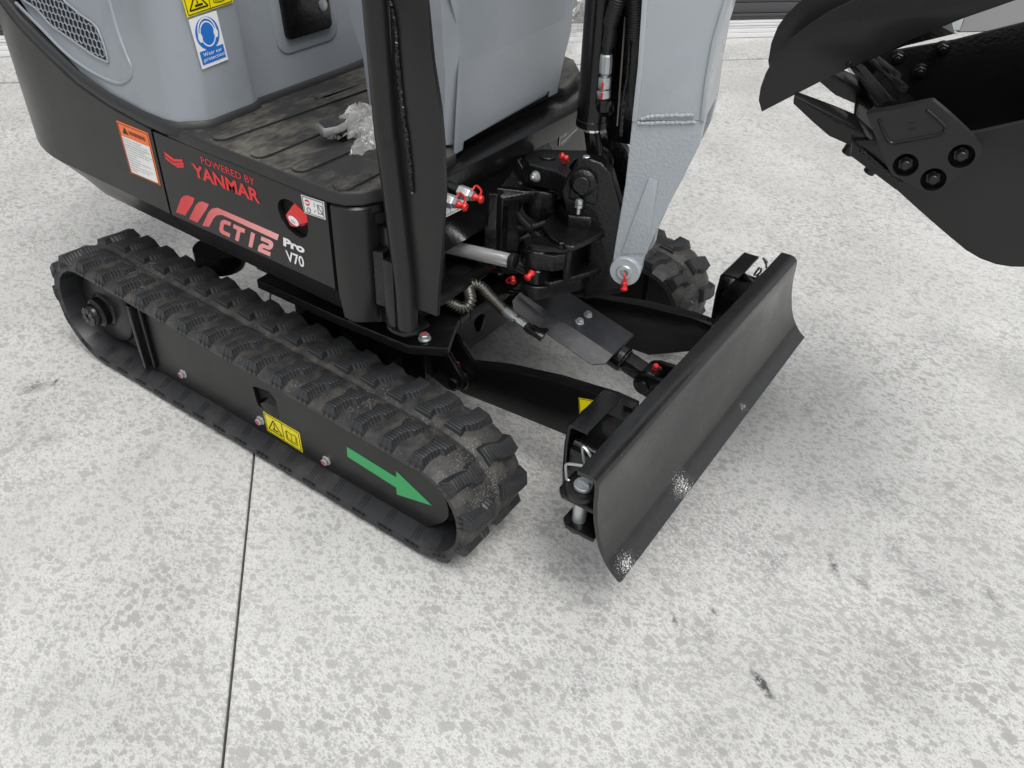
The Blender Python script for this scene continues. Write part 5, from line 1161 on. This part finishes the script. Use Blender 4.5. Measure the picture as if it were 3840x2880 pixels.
# cutting lip, a thick bar between the side plates, with teeth
lip = [[0.5224,0.8364],[0.5269,0.8333],[0.5382,0.8275],[0.5672,0.8104],[0.6078,0.7874],[0.6012,0.7739],[0.5595,0.7957],[0.5276,0.8138]]
b = MB(); bpr(b, lip, -BKW-.002, BKW+.002); lipo = bkobj(b.build('cutting_lip', BLK, BK, bevel=.0015))
b = MB()
for l in (((0.9129,-0.1148,0.8239), (0.9325,-0.1095,0.8126), (0.9526,-0.1041,0.8002), (0.9762,-0.0978,0.7871)),):
    pp = smooth_path([Vector(p) for p in l], 12); random.seed(2)
    b.sweep(pp, lambda i: .0032+.0003*math.sin(i*1.3), 8)
bkobj(b.build('weld_bead', CAST, BK))
def tooth(lat, nm='bucket_tooth'):
    # wedge tooth in the boom frame, measured on its own lateral plane
    side_ = TP
    b = MB()
    def col(u, z_, hw): return [bf(u, lat-hw, z_), bf(u, lat+hw, z_)]
    # upper and lower outline with a varying half width
    outl = [((TT[0][0], TT[0][1]), (TB[0][0], TB[0][1]), .013), ((TT[1][0], TT[1][1]), (TB[1][0], TB[1][1]), .019), ((TT[2][0], TT[2][1]), (TB[2][0], TB[2][1]), .024), ((TT[3][0], TT[3][1]), (TB[3][0], TB[3][1]), .026), ((TT[4][0], TT[4][1]), (TB[4][0], TB[4][1]), .022)]
    for t_, b__, hw in outl: b.v += col(*t_, hw)+col(*b__, hw)[::-1]
    n = len(outl)
    for i in range(n-1):
        for k in range(4): b.f.append([i*4+k, i*4+(k+1) % 4, (i+1)*4+(k+1) % 4, (i+1)*4+k])
    b.f.append([0, 1, 2, 3]); b.f.append([(n-1)*4+k for k in range(4)])
    o = bkobj(b.build(nm, BLK, BK, bevel=.002))
    return o
TT = [[0.4309,0.8753],[0.4623,0.8674],[0.4924,0.8595],[0.5201,0.8518],[0.5591,0.8287]]
TB = [[0.4323,0.8646],[0.463,0.8462],[0.4921,0.8304],[0.5237,0.8226],[0.5517,0.8149]]
TP = None
for k, lat in enumerate((-.225, -.03, .165)): tooth(lat)
# side cutter with three counterbored bolts
cut = [[0.5309,0.8775],[0.5337,0.8795],[0.5714,0.8934],[0.6058,0.9072],[0.6089,0.907],[0.6325,0.8938],[0.6609,0.876],[0.6808,0.8626],[0.6847,0.8577],[0.6876,0.8492],[0.6825,0.838],[0.6616,0.8026],[0.6532,0.7901],[0.6461,0.7857],[0.6354,0.7855],[0.6043,0.7954],[0.5871,0.8018],[0.5791,0.81]]
hs_ = [[0.6,0.8182],[0.6407,0.8046],[0.6639,0.8427]]
holes = []
for u, z_ in hs_: holes.append([bf(uu, -BKW-.020, zz) for uu, zz in ell(u, z_, .0165, .0165, 24)])
sc = bkobj(MB().holed([bf(u, -BKW-.020, z_) for u, z_ in cut], holes, BW*.019).build('side_cutter', SAT, BK, sharp=30))
for s_ in (s1,): pass
for u, z_ in hs_:
    c = bf(u, -BKW-.002, z_)
    MB().lathe([(0, .0165), (.0012, .0165)], c, -BW, 24).build('counterbore', DARK, sc)
    MB().lathe([(0, .0112), (.010, .0112), (.0115, .0100)], c-BW*.001, -BW, 6).build('hex_nut', BLK, sc, sharp=20)
    MB().lathe([(0, .0062), (.019, .0062), (.020, .0052)], c-BW*.001, -BW, 16).build('bolt', SAT, sc)
    MB().lathe([(-.0165, .0172), (-.0175, .0185), (-.0182, .0172)], c, BW, 28)
fh = [[0.5934,0.8244],[0.6388,0.8067],[0.6632,0.8507]]
for u, z_ in fh:
    o = hexbolt('bolt', bf(u, BKW-.011, z_), -BW, .011, BLK, BK, stub=.006); bkobj(o)
# raised field on the cutter, open at the top
rq = [(0.9268,-0.1291,0.8746),(0.9379,-0.1262,0.8574),(0.9456,-0.1241,0.8486),(0.9515,-0.1225,0.8456),(0.9643,-0.1191,0.8502),(0.9821,-0.1143,0.8573),(0.9995,-0.1097,0.8649),(1.007,-0.1077,0.87),(1.008,-0.1074,0.8763),(1.003,-0.1087,0.8815),(0.9893,-0.1124,0.8906),(0.9792,-0.1151,0.8965)]
MB().sweep(smooth_path([Vector(p) for p in rq], 6), .0024, 8).build('cast_ridge', BLK, sc)
for q in ([(0.9645,-0.1196,0.8747),(0.9726,-0.1174,0.8781)], [(0.9671,-0.1189,0.8661),(0.9752,-0.1167,0.8699)]):
    MB().sweep([Vector(p) for p in q], .0011, 6).build('cast_ridge', BLK, sc)
for (qa, qb) in (((0.8866,-0.0566,0.799), (0.8844,-0.0572,0.7921)), ((0.9246,-0.0464,0.7772), (0.9212,-0.0473,0.7686))):
    qa, qb = Vector(qa), Vector(qb); bkobj(MB().cyl(qa+(qa-qb)*1.2, qb, .009, 20, .001).build('bolt', BLK, BK))
# adaptor bars running across behind the teeth
for (y0_, z0_) in (((1050,235),(1600,640)), ):
    pass
for qa, qb, r in (((0.8096,0.2334,0.8268), (0.9246,-0.0464,0.8742), .006), ((0.8168,0.2353,0.8541), (0.9292,-0.0452,0.8987), .006), ((0.8003,0.2309,0.8362), (0.9186,-0.048,0.8684), .012), ((0.8261,0.2378,0.8589), (0.9183,-0.0481,0.9132), .004)):
    qa, qb = Vector(qa), Vector(qb); bkobj(MB().cyl(qa+(qa-qb)*.05, qb+(qb-qa)*.04, r, 8).build('adaptor_bar', BLK, BK, sharp=20))

# ------------------------------------------------------------------ pedal and plastic wrap
pdq = [(0.032,-0.3274,0.705),(0.0604,-0.3372,0.705),(0.066,-0.3378,0.705),(0.0725,-0.3086,0.705),(0.0673,-0.2862,0.705),(0.0524,-0.2545,0.705),(0.0448,-0.2505,0.705),(0.0366,-0.2542,0.705)]
pd = MB().prism([(p[0], p[1], .690) for p in pdq], (0, 0, .015)).build('foot_pedal', ALU, EX, bevel=.002)
pdi = [(0.0348,-0.3199,0.7055),(0.0628,-0.332,0.7055),(0.0703,-0.3089,0.7055),(0.0658,-0.2859,0.7055),(0.0503,-0.2563,0.7055),(0.0418,-0.2568,0.7055)]
MB().prism([(p[0], p[1], .7055) for p in pdi], (0, 0, .0012)).build('grip_pad', mat('grit', (.02, .02, .021), .8, bump=1, bscale=500, specks=((.3, .3, .3), 500, .3)), pd)
MB().box((pdq[0][0]+.02, pdq[0][1]+.03, .668), (pdq[0][0]+.035, pdq[0][1]+.045, .69)).build('pedal_stem', BLK, pd)
def plastic_mat():
    m = bpy.data.materials.new('clear_film'); m.use_nodes = True; t = m.node_tree; N = t.nodes; L = t.links; N.clear()
    out = N.new('ShaderNodeOutputMaterial'); tr = N.new('ShaderNodeBsdfTransparent'); gl = N.new('ShaderNodeBsdfGlossy'); df = N.new('ShaderNodeBsdfTranslucent'); d2 = N.new('ShaderNodeBsdfDiffuse')
    tr.inputs[0].default_value = (.93, .93, .92, 1); gl.inputs['Roughness'].default_value = .16; gl.inputs[0].default_value = (.95, .95, .95, 1); d2.inputs[0].default_value = (.75, .75, .73, 1); df.inputs[0].default_value = (.75, .75, .73, 1)
    a = N.new('ShaderNodeMixShader'); a.inputs[0].default_value = .2; L.new(tr.outputs[0], a.inputs[1]); L.new(d2.outputs[0], a.inputs[2])
    c = N.new('ShaderNodeMixShader'); lw = N.new('ShaderNodeLayerWeight'); lw.inputs[0].default_value = .42
    mr_ = N.new('ShaderNodeMapRange'); mr_.inputs[3].default_value = .06; mr_.inputs[4].default_value = .5; L.new(lw.outputs['Facing'], mr_.inputs[0]); L.new(mr_.outputs[0], c.inputs[0])
    L.new(a.outputs[0], c.inputs[1]); L.new(gl.outputs[0], c.inputs[2]); L.new(c.outputs[0], out.inputs[0]); return m
FILM = plastic_mat()
def film(name, c, L_, W_, H_, rot, seed, label, base=.671):
    """a crumpled sheet of film draped in ridges; H_ is the height of the heap"""
    nx, ny = 34, 26; b = MB(); c = Vector(c); rm_ = Matrix.Rotation(rot, 3, 'Z')
    for i in range(nx):
        for j in range(ny):
            u = 2*i/(nx-1)-1; v = 2*j/(ny-1)-1
            q = Vector((u*1.5+seed, v*1.5, seed*.7)); rr = math.hypot(u, v)
            e = 1+.25*noise.noise(Vector((math.atan2(v, u)*1.2, seed, 3)))
            ridg = 1-abs(noise.noise(q*1.6))*2; fine = 1-abs(noise.noise(q*4.2))*2
            h = H_*max(0, 1-(rr*.85)**2)*(.55+.45*ridg)+.010*fine*(1-.5*rr)
            x = u*L_*e+.012*noise.noise(q*2+Vector((7, 0, 0))); y = v*W_*e+.012*noise.noise(q*2+Vector((0, 9, 0)))
            p = Vector((c.x, c.y, base))+rm_ @ Vector((x, y, 0)); p.z = base+.0015+max(0, h); b.v.append(p)
    for i in range(nx-1):
        for j in range(ny-1): b.f += [[i*ny+j, (i+1)*ny+j, (i+1)*ny+j+1], [i*ny+j, (i+1)*ny+j+1, i*ny+j+1]]
    o = b.build(name, FILM, None, sharp=22); o['label'] = label; o['category'] = 'plastic bag'; return o
fc = (0.0749,-0.2431,0.69)
film('plastic_bag', fc, .068, .035, .052, R_(35), 3.1, 'crumpled clear plastic film wrapped round the foot pedal')
film('plastic_bag', (0.1202,-0.266,0.68), .05, .045, .045, R_(-40), 8.4, 'loose clear plastic bag slumped on the floor mat against the canopy post')
film('plastic_bag', (0.0656,0.5103,0.69), .06, .07, .12, 0, 5.2, 'clear plastic bag behind the console and the boom cylinder')
